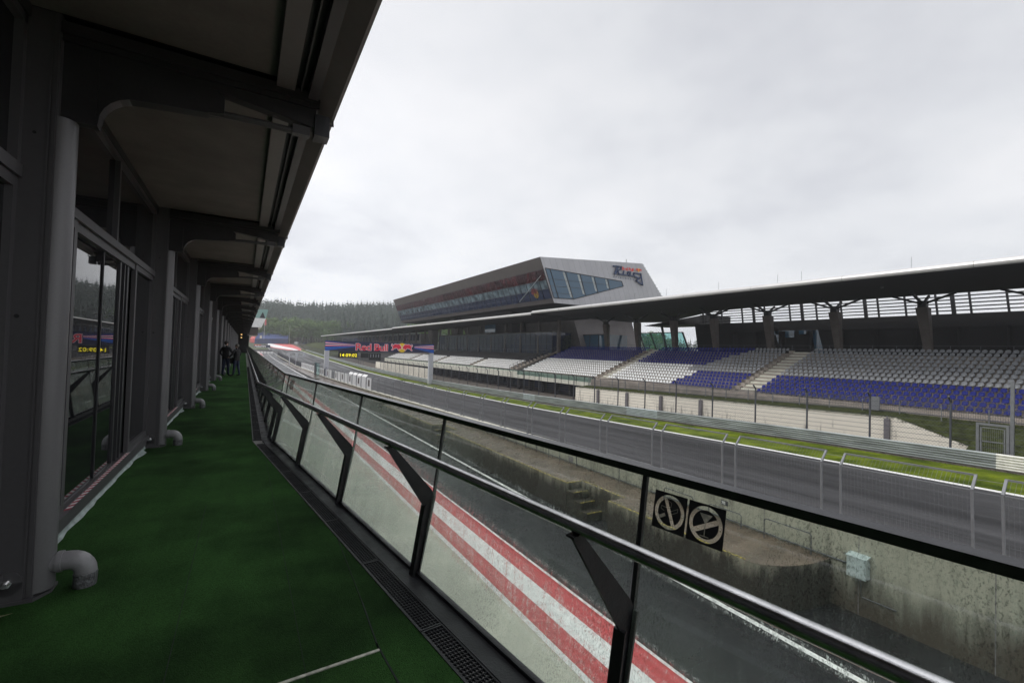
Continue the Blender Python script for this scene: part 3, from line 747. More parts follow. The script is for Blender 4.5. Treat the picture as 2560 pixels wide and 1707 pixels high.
person(-.33, 27.0, R(55), 'person in black jacket and blue jeans on the open side, bending forward slightly',
       dict(h=1.66, armL=((-.28,.06,1.18),(-.20,.26,1.05)), armR=((.26,-.02,1.17),(.22,.14,.98)), legL=((-.11,.03,.50),(-.13,.06,.09)), legR=((.12,-.02,.50),(.14,-.10,.09)), hair='hair2'))
mb = MB(); f = lambda x, z, t: (x, t, z)
mb.prism([(-.64,-.80),(-.60,-1.02),(-.44,-1.02),(-.42,-.80),(-.50,-.70)], f, 27.02, 27.16)
hb = mb.build('shoulder_bag', mt['jacket']); tag(hb, 'dark bag held between the two people', 'bag')
m_ = MB(); m_.tube([(-.62,27.09,-.80),(-.57,27.09,-.60),(-.49,27.09,-.58),(-.44,27.09,-.80)], .009, 6); m_.build('strap', mt['jacket'], hb)
# ================================================================ PIT LANE, PIT WALL, TRACK
ys = frange(-40, 330, 6)
mb = MB(); strip(mb, -30, 13.3, ys, zp); tag(mb.build('pit_lane', mt['pit_lane']), kind='structure')
mb = MB(); strip(mb, -30, 5.81, ys, lambda y: zp(y)+.004); tag(mb.build('garage_apron', mt['apron']), kind='structure')
mb = MB()
for a, b, m in ((5.78,5.92,0),(5.92,6.42,1),(6.42,6.97,0),(6.97,7.52,1),(7.52,7.60,0),(10.50,10.66,0)): strip(mb, a, b, ys, lambda y: zp(y)+.008, mi=m)
tag(mb.build('lane_markings', [mt['line'], mt['linered']]), kind='structure')
ty = frange(-40, 400, 6)
mb = MB(); strip(mb, 13.42, 32.15, ty, zt); tag(mb.build('race_track', mt['track']), kind='structure')
mb = MB(); strip(mb, 31.92, 32.40, ty, lambda y: zt(y)+.004); strip(mb, 14.0, 14.15, ty, lambda y: zt(y)+.004)
tag(mb.build('track_edge_line', mt['line']), kind='structure')
mb = MB(); strip(mb, 32.36, lambda y: xg(y)-.35, ty, lambda y: zt(y)+.01); tag(mb.build('grass_verge', mt['grass']), kind='structure')
mb = MB(); strip(mb, lambda y: xg(y)-.35, 50.5, ty, lambda y: zt(y)+.004); tag(mb.build('dirt_strip', mt['gravel']), kind='structure')
# short blades along the verge so that its edge is not a ruled line
rg = random.Random(3); mb = MB()
for _ in range(9000):
    y = rg.uniform(2, 75); e = rg.random()
    x = 32.38 + rg.random()*.10 if e < .4 else (xg(y)-.35 - rg.random()*.15 if e < .7 else rg.uniform(32.4, xg(y)-.4))
    z = zt(y)+.01; h = rg.uniform(.03,.09); a = rg.random()*6.28; w = .012
    mb.add([(x-w*math.cos(a),y-w*math.sin(a),z),(x+w*math.cos(a),y+w*math.sin(a),z),(x+rg.uniform(-.04,.04),y+rg.uniform(-.04,.04),z+h)], [(0,1,2)])
tag(mb.build('grass_blades', mt['grass']), kind='stuff')

# --- pit wall: back wall, raised stand for the teams, steps
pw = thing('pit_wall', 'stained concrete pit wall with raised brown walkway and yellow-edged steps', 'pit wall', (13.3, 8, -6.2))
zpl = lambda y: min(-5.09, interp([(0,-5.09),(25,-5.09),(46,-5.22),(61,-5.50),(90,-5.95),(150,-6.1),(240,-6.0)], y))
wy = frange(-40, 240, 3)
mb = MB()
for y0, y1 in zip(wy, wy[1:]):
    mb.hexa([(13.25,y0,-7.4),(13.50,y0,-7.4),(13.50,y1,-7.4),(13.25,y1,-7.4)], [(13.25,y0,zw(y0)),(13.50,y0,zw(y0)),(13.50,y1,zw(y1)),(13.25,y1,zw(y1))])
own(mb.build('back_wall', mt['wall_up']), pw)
mb = MB()
for y0, y1 in zip(wy, wy[1:]): mb.hexa([(13.22,y0,zw(y0)),(13.53,y0,zw(y0)),(13.53,y1,zw(y1)),(13.22,y1,zw(y1))], [(13.22,y0,zw(y0)+.05),(13.53,y0,zw(y0)+.05),(13.53,y1,zw(y1)+.05),(13.22,y1,zw(y1)+.05)])
own(mb.build('coping', mt['tier_pale']), pw)
# walkway pieces: (x front, y0, y1)
def walk(mb, mt_, x0, y0, y1):
    mb.hexa([(x0,y0,-6.3),(13.25,y0,-6.3),(13.25,y1,-6.3),(x0,y1,-6.3)], [(x0,y0,zpl(y0)),(13.25,y0,zpl(y0)),(13.25,y1,zpl(y1)),(x0,y1,zpl(y1))])
def notch_run():
    mb = MB(); top = MB(); yel = MB(); st = MB()
    pieces = []
    notches = [12.0 + 14.9*k for k in range(0, 6)]
    y = 7.0
    for n0 in notches:
        pieces.append((11.1, y, n0)); pieces.append((11.85, n0, n0+2.35)); y = n0+2.35
    for q in frange(y, 200, 6)[:-1]: pieces.append((11.1, q, q+(200-y)/len(frange(y,200,6)[:-1])))
    for x0, a, b in pieces:
        for q0, q1 in zip(frange(a, b, 4), frange(a, b, 4)[1:]):
            walk(mb, None, x0, q0, q1)
            top.hexa([(x0+.02,q0,zpl(q0)-.01),(13.25,q0,zpl(q0)-.01),(13.25,q1,zpl(q1)-.01),(x0+.02,q1,zpl(q1)-.01)], [(x0+.02,q0,zpl(q0)+.006),(13.25,q0,zpl(q0)+.006),(13.25,q1,zpl(q1)+.006),(x0+.02,q1,zpl(q1)+.006)])
            if q0 < 40: yel.bar((x0+.05,q0,zpl(q0)+.008),(x0+.05,q1,zpl(q1)+.008),.07,.01)
    for n0 in notches:
        y1 = n0+2.35
        yel.bar((11.12,y1+.02,zpl(y1)+.009),(11.88,y1+.02,zpl(y1)+.009),.07,.01)
        for k in range(1, 4):
            z = zpl(n0) - .27*k
            st.box(11.12, 11.85, y1-.42*k, y1-.42*(k-1), -6.3, z)
            yel.box(11.13, 11.84, y1-.42*k, y1-.42*k+.06, z, z+.006)
    # rounded end of the walkway
    c = [(13.25,7.0)] + [(13.25-2.15*math.cos(R(a))*1.0, 7.0-1.0*math.sin(R(a))) for a in range(0, 91, 10)]
    mb.prism(c[::-1], lambda x, yy, z: (x, yy, z), -6.3, -5.09); top.prism(c[::-1], lambda x, yy, z: (x, yy, z), -5.10, -5.084)
    return mb, top, yel, st
mb, top, yel, st = notch_run()
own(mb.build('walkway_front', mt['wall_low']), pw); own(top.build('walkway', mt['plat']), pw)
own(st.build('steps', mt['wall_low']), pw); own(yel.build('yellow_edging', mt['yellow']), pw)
mb = MB()
for y, w in ((16.7,.35),(23.0,.28),(31,.3),(39,.3)): mb.box(13.235,13.25,y,y+w,zpl(y)+.02,zw(y)-.38)
own(mb.build('cable_recess', mt['pilaster']), pw)
mb = MB(); mb.tube([(13.21,5.6,-5.02),(13.21,30,-5.02)], .018, 6); mb.tube([(13.21,4.6,-5.72),(13.21,5.3,-5.72),(13.21,5.32,-5.3)], .014, 6)
own(mb.build('conduit', mt['galv_dk']), pw)
for y in frange(3.0, 60, 2.45):
    mb = MB(); mb.box(13.244,13.25,y-.008,y+.008,zpl(y) if y > 6.2 else -6.2,zw(y)); own(mb.build('formwork_joint', mt['pilaster']), pw)
# little number plate 78 fixed to the wall
def text_mesh(name, s, size, mat, extrude=0, offset=0, align='LEFT', space=1.0, shear=0):
    cu = bpy.data.curves.new(name, 'FONT'); cu.body = s; cu.size = size; cu.extrude = extrude; cu.offset = offset; cu.align_x = align; cu.space_character = space; cu.shear = shear
    o = bpy.data.objects.new(name, cu); C.objects.link(o)
    dg = bpy.context.evaluated_depsgraph_get(); me = bpy.data.meshes.new_from_object(o.evaluated_get(dg))
    bpy.data.objects.remove(o); bpy.data.curves.remove(cu)
    me.name = name; me.materials.clear(); me.materials.append(mat)
    o = bpy.data.objects.new(name, me); C.objects.link(o); return o
def place(o, origin, xd, yd, parent=None):
    """put flat text/logo mesh so that its x runs along xd and its y along yd"""
    xd = Vector(xd).normalized(); yd = Vector(yd).normalized(); z = xd.cross(yd)
    m = Matrix((xd, yd, z)).transposed().to_4x4(); m.translation = Vector(origin)
    if parent: own(o, parent); o.matrix_world = m; o.matrix_basis = m
    else: o.matrix_world = m
    return o
mb = MB(); mb.box(13.235,13.245,8.90,9.14,-4.63,-4.49); np_ = mb.build('number_plate', mt['galv_dk']); own(np_, pw)
place(text_mesh('digits', '78', .13, mt['white'], 0, .004), (13.232, 9.12, -4.61), (0,-1,0), (0,0,1), pw)
# junction box
jb = thing('junction_box', 'pale blue electrical box on the pit wall below the fence', 'junction box', (13.25, 5.35, -5.3))
mb = MB(); mb.box(13.02,13.25,5.14,5.54,-5.24,-4.74); own(mb.build('housing', mt['lightblue']), jb)
mb = MB(); mb.box(13.01,13.02,5.17,5.51,-5.21,-4.77); own(mb.build('lid', mt['lightblue']), jb)
mb = MB(); mb.prism([(13.0,-4.74),(13.25,-4.70),(13.25,-4.72),(13.0,-4.76)], lambda x, z, t: (x, t, z), 5.12, 5.56); own(mb.build('rain_cover', mt['lightblue']), jb)
# hoop rails on the walkway
HG = 'thin grey hoop rails against the pit wall'
def hoop(y0, y1, h, x=13.0):
    mb = MB(); z = zpl(y0)+.006
    mb.tube([(x,y0,z),(x,y0,z+h-.05),(x,y0+.05,z+h),(x,y1-.05,z+h),(x,y1,z+h-.05),(x,y1,z)], .018, 6)
    return mb.build('hoop_rail', mt['galv_dk'], smooth=True)
for i, (a, b, h, w) in enumerate(((6.35,7.6,.55,'beside the curved walkway end'),(8.3,9.4,.42,'nearest the signs, low and short'),(10.0,11.2,.45,'behind the lower yellow step edge'),(13.45,16.15,.62,'widest and tallest, above the steps'),(17.4,18.3,.5,'just beyond the dark recess'),(19.4,20.4,.5,'between the two dark recesses'),(21.4,22.3,.5,'just before the second dark recess'),(23.3,24.3,.5,'beyond the second dark recess'))):
    tag(hoop(a, b, h), 'grey hoop rail on pit walkway, '+w, 'rail', HG)

# --- fence panels on the pit wall: two posts with bent heads, mesh between
def post_xz(z0=0): return [(0,z0),(0,1.42),(.27,1.70)]
PWID = 2.47
def fp_post(y):
    mb = MB(); q = post_xz()
    for a, b in zip(q, q[1:]): mb.bar((a[0],y,a[1]),(b[0],y,b[1]),.046,.046,up=(0,1,0))
    mb.box(-.06,.06,y-.06,y+.06,0,.02); return mb
def fp_mesh(step=.075, thick=.0042):
    mb = MB(); n = int(PWID/step); t = thick/2
    for k in range(1, n):
        y = PWID*k/n
        mb.box(-t,t,y-t,y+t,.12,1.42); mb.add([(-t,y-t,1.42),(-t,y+t,1.42),(.265,y+t,1.69),(.265,y-t,1.69)], [(0,1,2,3)])
    for z in (.40,.68,.96,1.24): mb.box(-t,t,0,PWID,z-t,z+t)
    return mb
def fp_rails(q):
    mb = MB()
    if q == 0: mb.box(-.018,.018,.02,PWID-.02,.10,.135)
    elif q == 1: mb.box(-.012,.012,.02,PWID-.02,1.405,1.425)
    else: mb.bar((.27,-.02,1.70),(.27,PWID+.02,1.70),.04,.04)
    return mb
def fp_wire(q):
    mb = MB()
    if q: mb.tube([(0,PWID,1.40),(0,PWID+.455,1.39)], .006, 5)
    else: mb.tube([(.2,PWID,1.63),(.2,PWID+.455,1.62)], .005, 5)
    return mb
FG = 'mesh fence panels along the top of the pit wall'
fpx = thing('mesh_fence', 'x', 'fence', (13.4, 0, 0), FG)
for y in (0, PWID): fp_post(y).build('post', mt['galv'], fpx)
fp_mesh().build('wire_mesh', mt['mesh'], fpx)
for q in range(3): fp_rails(q).build(('bottom_rail','middle_rail','top_rail')[q], mt['galv'], fpx)
for q in range(2): fp_wire(q).build('tension_wire', mt['galv'], fpx)
P0 = 5.84 - PWID
for k in range(-3, 30):
    y = P0 + 2.925*k
    g = fpx if k == -3 else copy_tree(fpx)
    zb = zw(y+PWID/2)+.05; sl = math.atan((zw(y+PWID)-zw(y))/PWID)
    g.location = (13.4, y, zw(y)+.05); g.rotation_euler = (sl, 0, 0)
    if k < 0: tag(g, 'bent-top galvanised mesh fence panel at the near end of the pit wall', group=FG)
    elif k < 16: tag(g, f'bent-top galvanised mesh fence panel on pit wall, {ORD[k]} counted from the right', group=FG)
    else: tag(g, 'distant mesh fence panel behind the white picture boards on the pit wall', group='far fence panels behind the boards')
# far fence beyond the countable panels
mb = MB()
for y0, y1 in zip(frange(93, 240, 3), frange(93, 240, 3)[1:]):
    mb.bar((13.4,y0,zw(y0)),(13.4,y0,zw(y0)+1.42),.06); mb.bar((13.4,y0,zw(y0)+1.42),(13.67,y0,zw(y0)+1.7),.06)
    mb.bar((13.4,y0,zw(y0)+1.42),(13.4,y1,zw(y1)+1.42),.03); mb.bar((13.67,y0,zw(y0)+1.7),(13.67,y1,zw(y1)+1.7),.05)
    for q in range(1, 20):
        y = y0+(y1-y0)*q/20; mb.box(13.39,13.41,y-.02,y+.02,zw(y)+.1,zw(y)+1.42)
tag(mb.build('far_pit_fence', mt['galv_dk']), 'distant grey run of pit wall fence curving toward the pit exit', 'fence')
# white boards with dark pictures
BG = 'white boards with dark pictures hung on the pit wall fence'
bd = None
for i, (k, pic) in enumerate([(18,1),(19,0),(20,1),(21,0),(22,1),(23,0),(24,1),(25,0),(26,1),(28,0),(29,1)] + [(31+q, 1) for q in range(14)]):
    y = P0 + 2.925*k
    if bd is None:
        bd = thing('picture_board', 'x', 'board', (13.36, 0, 0), BG)
        mb = MB(); mb.box(-.012,.0,.06,PWID-.06,.02,1.42); mb.build('panel', mt['board_wh'], bd)
        mb = MB(); mb.box(-.022,-.012,.90,1.62,.38,1.16); mb.build('picture', mt['board_bk'], bd)
        g = bd; pic_tpl = bd.children[1]
    else: g = copy_tree(bd)
    g.location = (13.36, y, zw(y)+.05)
    if not pic:
        for ch in list(g.children):
            if ch.name.startswith('picture'): bpy.data.objects.remove(ch)
    if i in (1,2,3,4):
        mb = MB(); mb.hexa([(.0,.08,1.43),(.0,PWID-.08,1.43),(.27,PWID-.08,1.71),(.27,.08,1.71)],[(-.01,.08,1.44),(-.01,PWID-.08,1.44),(.26,PWID-.08,1.72),(.26,.08,1.72)]); mb.build('white_head', mt['white'], g)  # plain white sheet over the bent head
    if i < 11: tag(g, ('white board with dark picture' if pic else 'plain white board without picture')+f' on pit fence, {ORD[i]} before the gantry post', group=BG)
    else: tag(g, 'small distant white board with dark picture beyond the gantry post', group='boards with dark pictures beyond the gantry')

# --- guard rail on the far side of the track
gr = thing('guard_rail', 'triple-beam steel guard rail running along the far edge of the grass', 'guard rail', (38.7, 10, -6.2))
wprof = [(-.02,-.155),(.02,-.14),(.085,-.10),(.085,-.055),(.0,-.02),(.0,.02),(.085,.055),(.085,.10),(.02,.14),(-.02,.155)]
def beam(mb, y0, y1, zc, mi=0):
    for a, b in zip(frange(y0, y1, 6), frange(y0, y1, 6)[1:]):
        for p, q in zip(wprof, wprof[1:]):
            mb.quad((xg(a)-p[0],a,zt(a)+zc+p[1]),(xg(a)-q[0],a,zt(a)+zc+q[1]),(xg(b)-q[0],b,zt(b)+zc+q[1]),(xg(b)-p[0],b,zt(b)+zc+p[1]), mi)
for zc in (.22,.53,.84):
    mb = MB()
    for a, b, mi in ((-40,8.78,2),(8.78,33.7,0),(33.7,38.0,1),(38.0,56,0),(56,59,1),(59,108,0),(108,330,0)): beam(mb, a, b, zc, mi)
    own(mb.build('beam', [mt['rail_steel'], mt['rail_lt'], mt['rail_wh']]), gr)
mb = MB()
for y in frange(-6, 300, 2.0): mb.box(xg(y)+.02, xg(y)+.14, y-.05, y+.05, zt(y)-.2, zt(y)+.97)
tag(own(mb.build('posts', mt['galv_dk']), gr), kind='stuff')
mb = MB(); strip(mb, lambda y: xg(y)-.15, lambda y: xg(y)+.35, frange(-40,330,6), lambda y: zt(y)+.07); strip(mb, lambda y: xg(y)-.15, lambda y: xg(y)-.15, frange(-40,330,6), lambda y: zt(y)-.1, lambda y: zt(y)+.07)
own(mb.build('footing', mt['gravel']), gr)

# --- catch fence behind the guard rail
cfn = thing('catch_fence', 'tall debris fence of dark posts with angled heads and taut wires', 'fence', (40.2, 20, -6.4))
bend = lambda y: interp([(0,-2.15),(11,-2.40),(29,-2.77),(60,-3.45),(110,-4.1),(180,-4.2)], y)
py = [11.24,15.72,20.1,24.5] + [28.9+4.41*k for k in range(30)]
py = [2.4, 6.8]+py
for y in py:
    mb = MB(); b_ = bend(y)
    mb.bar((40.2,y,zt(y)-.1),(40.2,y,b_),.10,.10); mb.bar((40.2,y,b_-.03),(39.80,y,b_+.34),.09,.09)
    own(mb.build('post', mt['galv_dk']), cfn)
mb = MB()
for y0, y1 in zip(py, py[1:]):
    if y0 < 8 < y1+3 and y0 > 5: pass
    for k in range(10):
        z0 = zt(y0)+.75+(bend(y0)-zt(y0)-.75)*k/9; z1 = zt(y1)+.75+(bend(y1)-zt(y1)-.75)*k/9
        mb.bar((40.2,y0,z0),(40.2,y1,z1),.022 if y0 < 60 else .03)
own(mb.build('wires', mt['galv_dk']), cfn)
mb = MB(); step = .19
for s in (1, -1):     # chain link, near bays only
    y = -2.0
    while y < 36:
        za, zb_ = zt(y)+.7, bend(y)
        L_ = zb_-za; a, b = (y, za), (y+s*L_*.85, zb_)
        mb.bar((40.22,a[0],a[1]),(40.22,b[0],b[1]),.007); y += step
own(mb.build('chain_link', mt['galv_dk']), cfn)
gt = thing('fence_gate', 'grey steel mesh gate in the debris fence with tall post beside it', 'gate', (40.2, 9.2, -6.1))
mb = MB(); z0 = zt(9)
for y in (9.95, 8.62): mb.box(40.12,40.28,y-.07,y+.07,z0,-3.72)
mb.box(40.12,40.28,8.55,10.02,-3.72,-3.58); own(mb.build('frame', mt['galv']), gt)
mb = MB(); mb.box(40.1,40.3,8.36,8.52,z0,-.9); own(mb.build('tall_post', mt['galv']), gt)
mb = MB()
for y in (9.80, 8.76): mb.box(40.14,40.20,y-.035,y+.035,z0+.2,-3.82)
for z in (z0+.2, -4.7, -3.85): mb.box(40.14,40.20,8.76,9.80,z-.03,z+.03)
for k in range(1, 12): mb.box(40.165,40.175,8.76+1.04*k/12-.004,8.76+1.04*k/12+.004,z0+.2,-3.85)
own(mb.build('leaf', mt['galv']), gt)

# --- gantry over the track
GY = 95.0; gs = GY/93.0
ga = thing('start_gantry', 'gantry with dark blue banner spanning the track on two grey posts', 'gantry', (13.9, GY, -6.8))
LX0, LX1, RX0, RX1 = 13.22*gs, 14.02*gs, 34.15*gs, 35.06*gs
BZ0, BZ1 = -.81*gs, 1.08*gs
mb = MB(); mb.box(LX0, LX1, GY-.1, GY+.7, -8.2, BZ0); mb.box(LX0-.15,LX1+.15,GY-.2,GY+.8,-8.2,-6.3); own(mb.build('post', mt['post_grey']), ga)
mb = MB(); mb.box(RX0, RX1, GY-.1, GY+.7, -8.2, BZ0); own(mb.build('post', mt['post_grey']), ga)
mb = MB(); mb.box(LX0, RX1, GY-.15, GY+.75, BZ0, BZ1); own(mb.build('banner', mt['navy']), ga)
mb = MB(); mb.box(14.1*gs, RX0, GY+.0, GY+.2, BZ0-.22, BZ0-.12); mb.box(14.1*gs,14.2*gs,GY,GY+.2,BZ0-.22,BZ0); mb.box(15.6*gs, 24*gs, GY+.1, GY+.4, BZ0-.14, BZ0-.002); own(mb.build('truss_tube', mt['galv_dk']), ga)
fy = GY-.156
def rays(mb, x0, x1, flip):
    """converging light streaks printed on the banner ends"""
    X = lambda t: (x1 + (x0-x1)*t)
    zm = .30
    for (a, b, c0, c1, m, o) in ((-.80,1.04,.05,.52,3,0),(.50,.80,.40,.47,0,.003),(.58,.72,.42,.45,2,.006),(-.02,.16,.24,.30,0,.003),(.16,.30,.30,.34,2,.004),(-.20,-.06,.16,.20,4,.004),(.30,.46,.34,.39,4,.003),(.84,.98,.47,.50,4,.003),(-.62,-.44,.08,.12,4,.004)):
        a *= gs; b *= gs; c0 *= gs; c1 *= gs
        mb.quad((X(1),fy-o,a),(X(1),fy-o,b),(X(0),fy-o,c1),(X(0),fy-o,c0), m)
for q_ in ((LX0+.02, 18.7*gs), (RX1-.02, 30.75*gs)):
    mb = MB(); rays(mb, *q_, False); own(mb.build('banner_streaks', [mt['lred'], mt['bluebr'], mt['lwhite'], mt['bluebr'], mt['navy']]), ga)
def banner_text(s, off, mat, y):
    o = text_mesh('lettering', s, 2.06*gs, mat, 0, off, 'LEFT', .90)
    w = max(v.co.x for v in o.data.vertices)-min(v.co.x for v in o.data.vertices); x0 = min(v.co.x for v in o.data.vertices)
    return o, w, x0
o, w, x0 = banner_text('Red Bull', .03, mt['lred'], 0)
tw = 6.30*gs; zc = -.60*gs
for v_ in o.data.vertices: v_.co.x = (v_.co.x-x0)*tw/w; v_.co.y *= 1.34/1.45
place(o, (18.86*gs, fy-.012, zc), (1,0,0), (0,0,1), ga)
o2, w2, _ = banner_text('Red Bull', .085, mt['lwhite'], 0)
for v_ in o2.data.vertices: v_.co.x = (v_.co.x-x0)*tw/w; v_.co.y *= 1.34/1.45
place(o2, (18.86*gs, fy-.006, zc), (1,0,0), (0,0,1), ga); o2.name = 'lettering_outline'
# bull emblem: sun disc and two charging bulls
BULL = [(.02,.30),(.10,.42),(.20,.55),(.34,.62),(.50,.58),(.66,.62),(.82,.58),(.93,.46),(1.0,.40),(1.06,.50),(1.01,.62),(1.10,.60),(1.13,.45),(1.06,.34),(.98,.30),
        (.96,.18),(1.02,.05),(1.12,-.08),(1.02,-.10),(.90,.02),(.82,.12),(.74,.10),(.66,.16),(.50,.16),(.42,.08),(.36,-.06),(.28,-.10),(.30,.02),(.26,.08),(.14,.04),(.06,.10),(-.02,.14),(.06,.20)]
def tri_poly(mb, pts, fn, mi=0):
    from mathutils.geometry import tessellate_polygon
    t = tessellate_polygon([[Vector((p[0], p[1], 0)) for p in pts]])
    mb.add([fn(*p) for p in pts], [tuple(x) for x in t], mi)
def grow(pts, d):
    n = len(pts); out = []
    A = sum(pts[i][0]*pts[(i+1) % n][1]-pts[(i+1) % n][0]*pts[i][1] for i in range(n)); sg = 1 if A > 0 else -1
    for i in range(n):
        a, b, c = Vector(pts[i-1]), Vector(pts[i]), Vector(pts[(i+1) % n])
        e1 = (b-a).normalized(); e2 = (c-b).normalized(); nv = Vector((e1.y+e2.y, -e1.x-e2.x))
        if nv.length < .2: nv = Vector((e1.y,-e1.x))
        nv.normalize(); out.append(tuple(b+nv*d*sg))
    return out
def emblem(cx, cz, s, f, parent, cols, out=None):
    mb = MB()
    tri_poly(mb, [(.52*math.cos(a), .52*math.sin(a)+.22) for a in [2*PI*k/28 for k in range(28)]], lambda x, y: f(cx+x*s*1.02, cz+y*s, 0)); own(mb.build('sun_disc', cols[0]), parent)
    for sg in (-1, 1):
        if out is not None:
            mb = MB(); tri_poly(mb, grow(BULL, .045), lambda x, y: f(cx+sg*(x*1.02+.06)*s, cz+y*s*.98, .003)); own(mb.build('bull_outline', out), parent)
        mb = MB(); tri_poly(mb, BULL, lambda x, y: f(cx+sg*(x*1.02+.06)*s, cz+y*s*.98, .007)); own(mb.build('bull', cols[1]), parent)
emblem(28.1*gs, -.26*gs, 1.83*gs, lambda x, z, o: (x, fy-.006-o, z), ga, (mt['lyel'], mt['lred']), mt['lwhite'])
ck = thing('time_display', 'black display with yellow digits 14:09:02 hanging below the banner', 'clock display', (17.5*gs, GY, -1.6*gs))
mb = MB(); mb.box(15.68*gs, 19.29*gs, GY-.12, GY+.25, -2.16*gs, -1.0*gs); own(mb.build('panel', mt['black']), ck)
o = text_mesh('digits', '14:09:02', .86*gs, mt['led'], 0, .004, 'CENTER', 1.12)
w = max(v.co.x for v in o.data.vertices)-min(v.co.x for v in o.data.vertices)
for v_ in o.data.vertices: v_.co.x *= 3.12*gs/w
place(o, (17.5*gs, GY-.127, -1.92*gs), (1,0,0), (0,0,1), ck)
s2 = thing('blank_display', 'small blank black display under the banner beside the clock', 'display', (20.6*gs, GY, -1.6*gs))
mb = MB(); mb.box(19.9*gs, 21.39*gs, GY-.1, GY+.2, -2.12*gs, -1.14*gs); own(mb.build('panel', mt['black']), s2)
s3 = thing('lane_display', 'tall black display with four faint light columns under the banner', 'display', (22.6*gs, GY, -1.8*gs))
mb = MB(); mb.box(21.47*gs, 23.82*gs, GY-.1, GY+.2, -2.56*gs, -1.14*gs); own(mb.build('panel', mt['black']), s3)
mb = MB()
for k in range(4):
    for q in range(3): mb.box((21.75+.52*k)*gs,(21.88+.52*k)*gs,GY-.106,GY-.101,(-1.5-.22*q)*gs,(-1.36-.22*q)*gs)
mt['dimlamp'] = M('dim_lamp', (.35,.38,.42), .5)
own(mb.build('lamps', mt['dimlamp']), s3)
tl = thing('trackside_cabinet', 'narrow grey cabinet with teal flag panel beside the left gantry post', 'cabinet', (12.9, 92, -6.2))
mb = MB(); mb.box(12.4,12.8,100,100.6,-6.2,-3.6); mb.box(12.2,13.6,100,100.6,-3.6,-3.45); own(mb.build('frame', mt['pilaster']), tl)
mb = MB(); mb.quad((12.4,99.9,-3.3),(13.3,99.9,-3.6),(13.3,99.9,-6.4),(12.9,99.9,-6.6)); own(mb.build('flag_panel', mt['clear_teal']), tl)
ls = thing('light_frame', 'white steel light frame standing on the pit wall far away', 'signal frame', (12.6, 128, -6.0))
mb = MB()
for x in (11.6, 13.4): mb.bar((x,150,-6.2),(x,150,-2.1),.22)
for z in (-2.2,-3.4): mb.bar((11.2,150,z),(15.8,150,z),.2)
for x in (11.2,13.5,15.6): mb.box(x-.35,x+.35,149.8,150.2,-3.2,-2.4)
own(mb.build('frame', mt['post_grey']), ls)
# ================================================================ GRANDSTAND
NR = 14; X0 = 47.5; DX = .9; Z0 = -3.85; DZ = .36
rowx = lambda r: X0 + DX*r
rowz = lambda r: Z0 + DZ*r
# --- retaining wall, grass strip and picket fence in front
rw = thing('retaining_wall', 'cream concrete retaining wall with grey posts behind the debris fence', 'wall', (44, 30, -6.6))
RWT = lambda y: interp([(11,-5.83),(15.6,-4.26),(38,-4.73),(55.3,-5.11)], y)
yy = frange(11, 15.6, 1)+frange(15.6, 55.3, 4)[1:]
mb = MB()
for a, b in zip(yy, yy[1:]):
    mb.hexa([(44,a,-8),(44.3,a,-8),(44.3,b,-8),(44,b,-8)], [(44,a,RWT(a)),(44.3,a,RWT(a)),(44.3,b,RWT(b)),(44,b,RWT(b))])
own(mb.build('wall', mt['ret']), rw)
for y in (50.0, 44.3, 38.6, 33.0, 27.3, 21.6, 16.0):
    if y in (27.3, 21.6): continue
    mb = MB(); mb.box(43.70,43.97,y-.17,y+.17,zt(y)-.1,RWT(y)-.12); mb.bar((43.85,y,RWT(y)-.12),(43.85,y,RWT(y)+.12),.07); own(mb.build('grey_post', mt['pilaster']), rw)
mb = MB()
strip(mb, 44.3, 46.2, frange(15.6,55.3,4), lambda y: RWT(y)+.03, lambda y: interp([(10,-3.95),(17,-3.93),(54,-4.85)], y))
strip(mb, 43.95, 44.3, frange(15.6,55.3,4), lambda y: RWT(y)-.05, lambda y: RWT(y)+.03)
strip(mb, 41.0, 46.2, [-20,0,6,11], lambda y: zt(y)+.05, -3.95)
strip(mb, 44.3, 46.2, [11,13,15.6], lambda y: RWT(y)+.03, -3.95); strip(mb, 41.2, 44.0, [4,11.0], lambda y: zt(y)+.02, lambda y: -5.83)
tag(mb.build('grass_slope', mt['bank']), kind='structure')
rg = random.Random(8); mb = MB()      # ragged overhanging grass along the wall top
for _ in range(4200):
    y = rg.uniform(11.2, 55); x = 44.0+rg.random()*.5 - .03; z = RWT(y)+.02
    a = rg.random()*6.28; w = .03; l = rg.uniform(.04,.16)
    mb.add([(x-w*math.cos(a),y-w*math.sin(a),z),(x+w*math.cos(a),y+w*math.sin(a),z),(x-rg.uniform(-.03,.14),y+rg.uniform(-.05,.05),z+rg.uniform(-.16,.12))], [(0,1,2)])
tag(mb.build('wall_top_grass', mt['bank']), kind='stuff')
pf = thing('picket_fence', 'low grey steel picket fence in front of the blue and white seats', 'fence', (45.5, 30, -4.2))
FB = lambda y: interp([(0,-3.93),(17.5,-3.93),(34,-4.35),(54.2,-4.81)], y); FT = lambda y: interp([(0,-3.06),(17.5,-3.08),(34,-3.33),(54.2,-3.57)], y)
mb = MB(); y = 0
while y < 54.2: mb.box(45.493,45.507,y-.009,y+.009,FB(y),FT(y)); y += .125
tag(own(mb.build('bars', mt['galv_dk']), pf), kind='stuff')
mb = MB()
for q in (FB, FT):
    for a, b in zip(frange(0,54.2,4), frange(0,54.2,4)[1:]): mb.bar((45.5,a,q(a)+(.06 if q is FB else -.02)),(45.5,b,q(b)+(.06 if q is FB else -.02)),.035)
own(mb.build('rails', mt['galv_dk']), pf)
mb = MB()
for y in frange(.5, 54, 2.6): mb.box(45.46,45.54,y-.03,y+.03,FB(y)-.3,FT(y)+.02)
mb.box(45.4,45.55,17.1,17.7,FB(17),FT(17)+.25)
own(mb.build('posts', mt['galv']), pf)

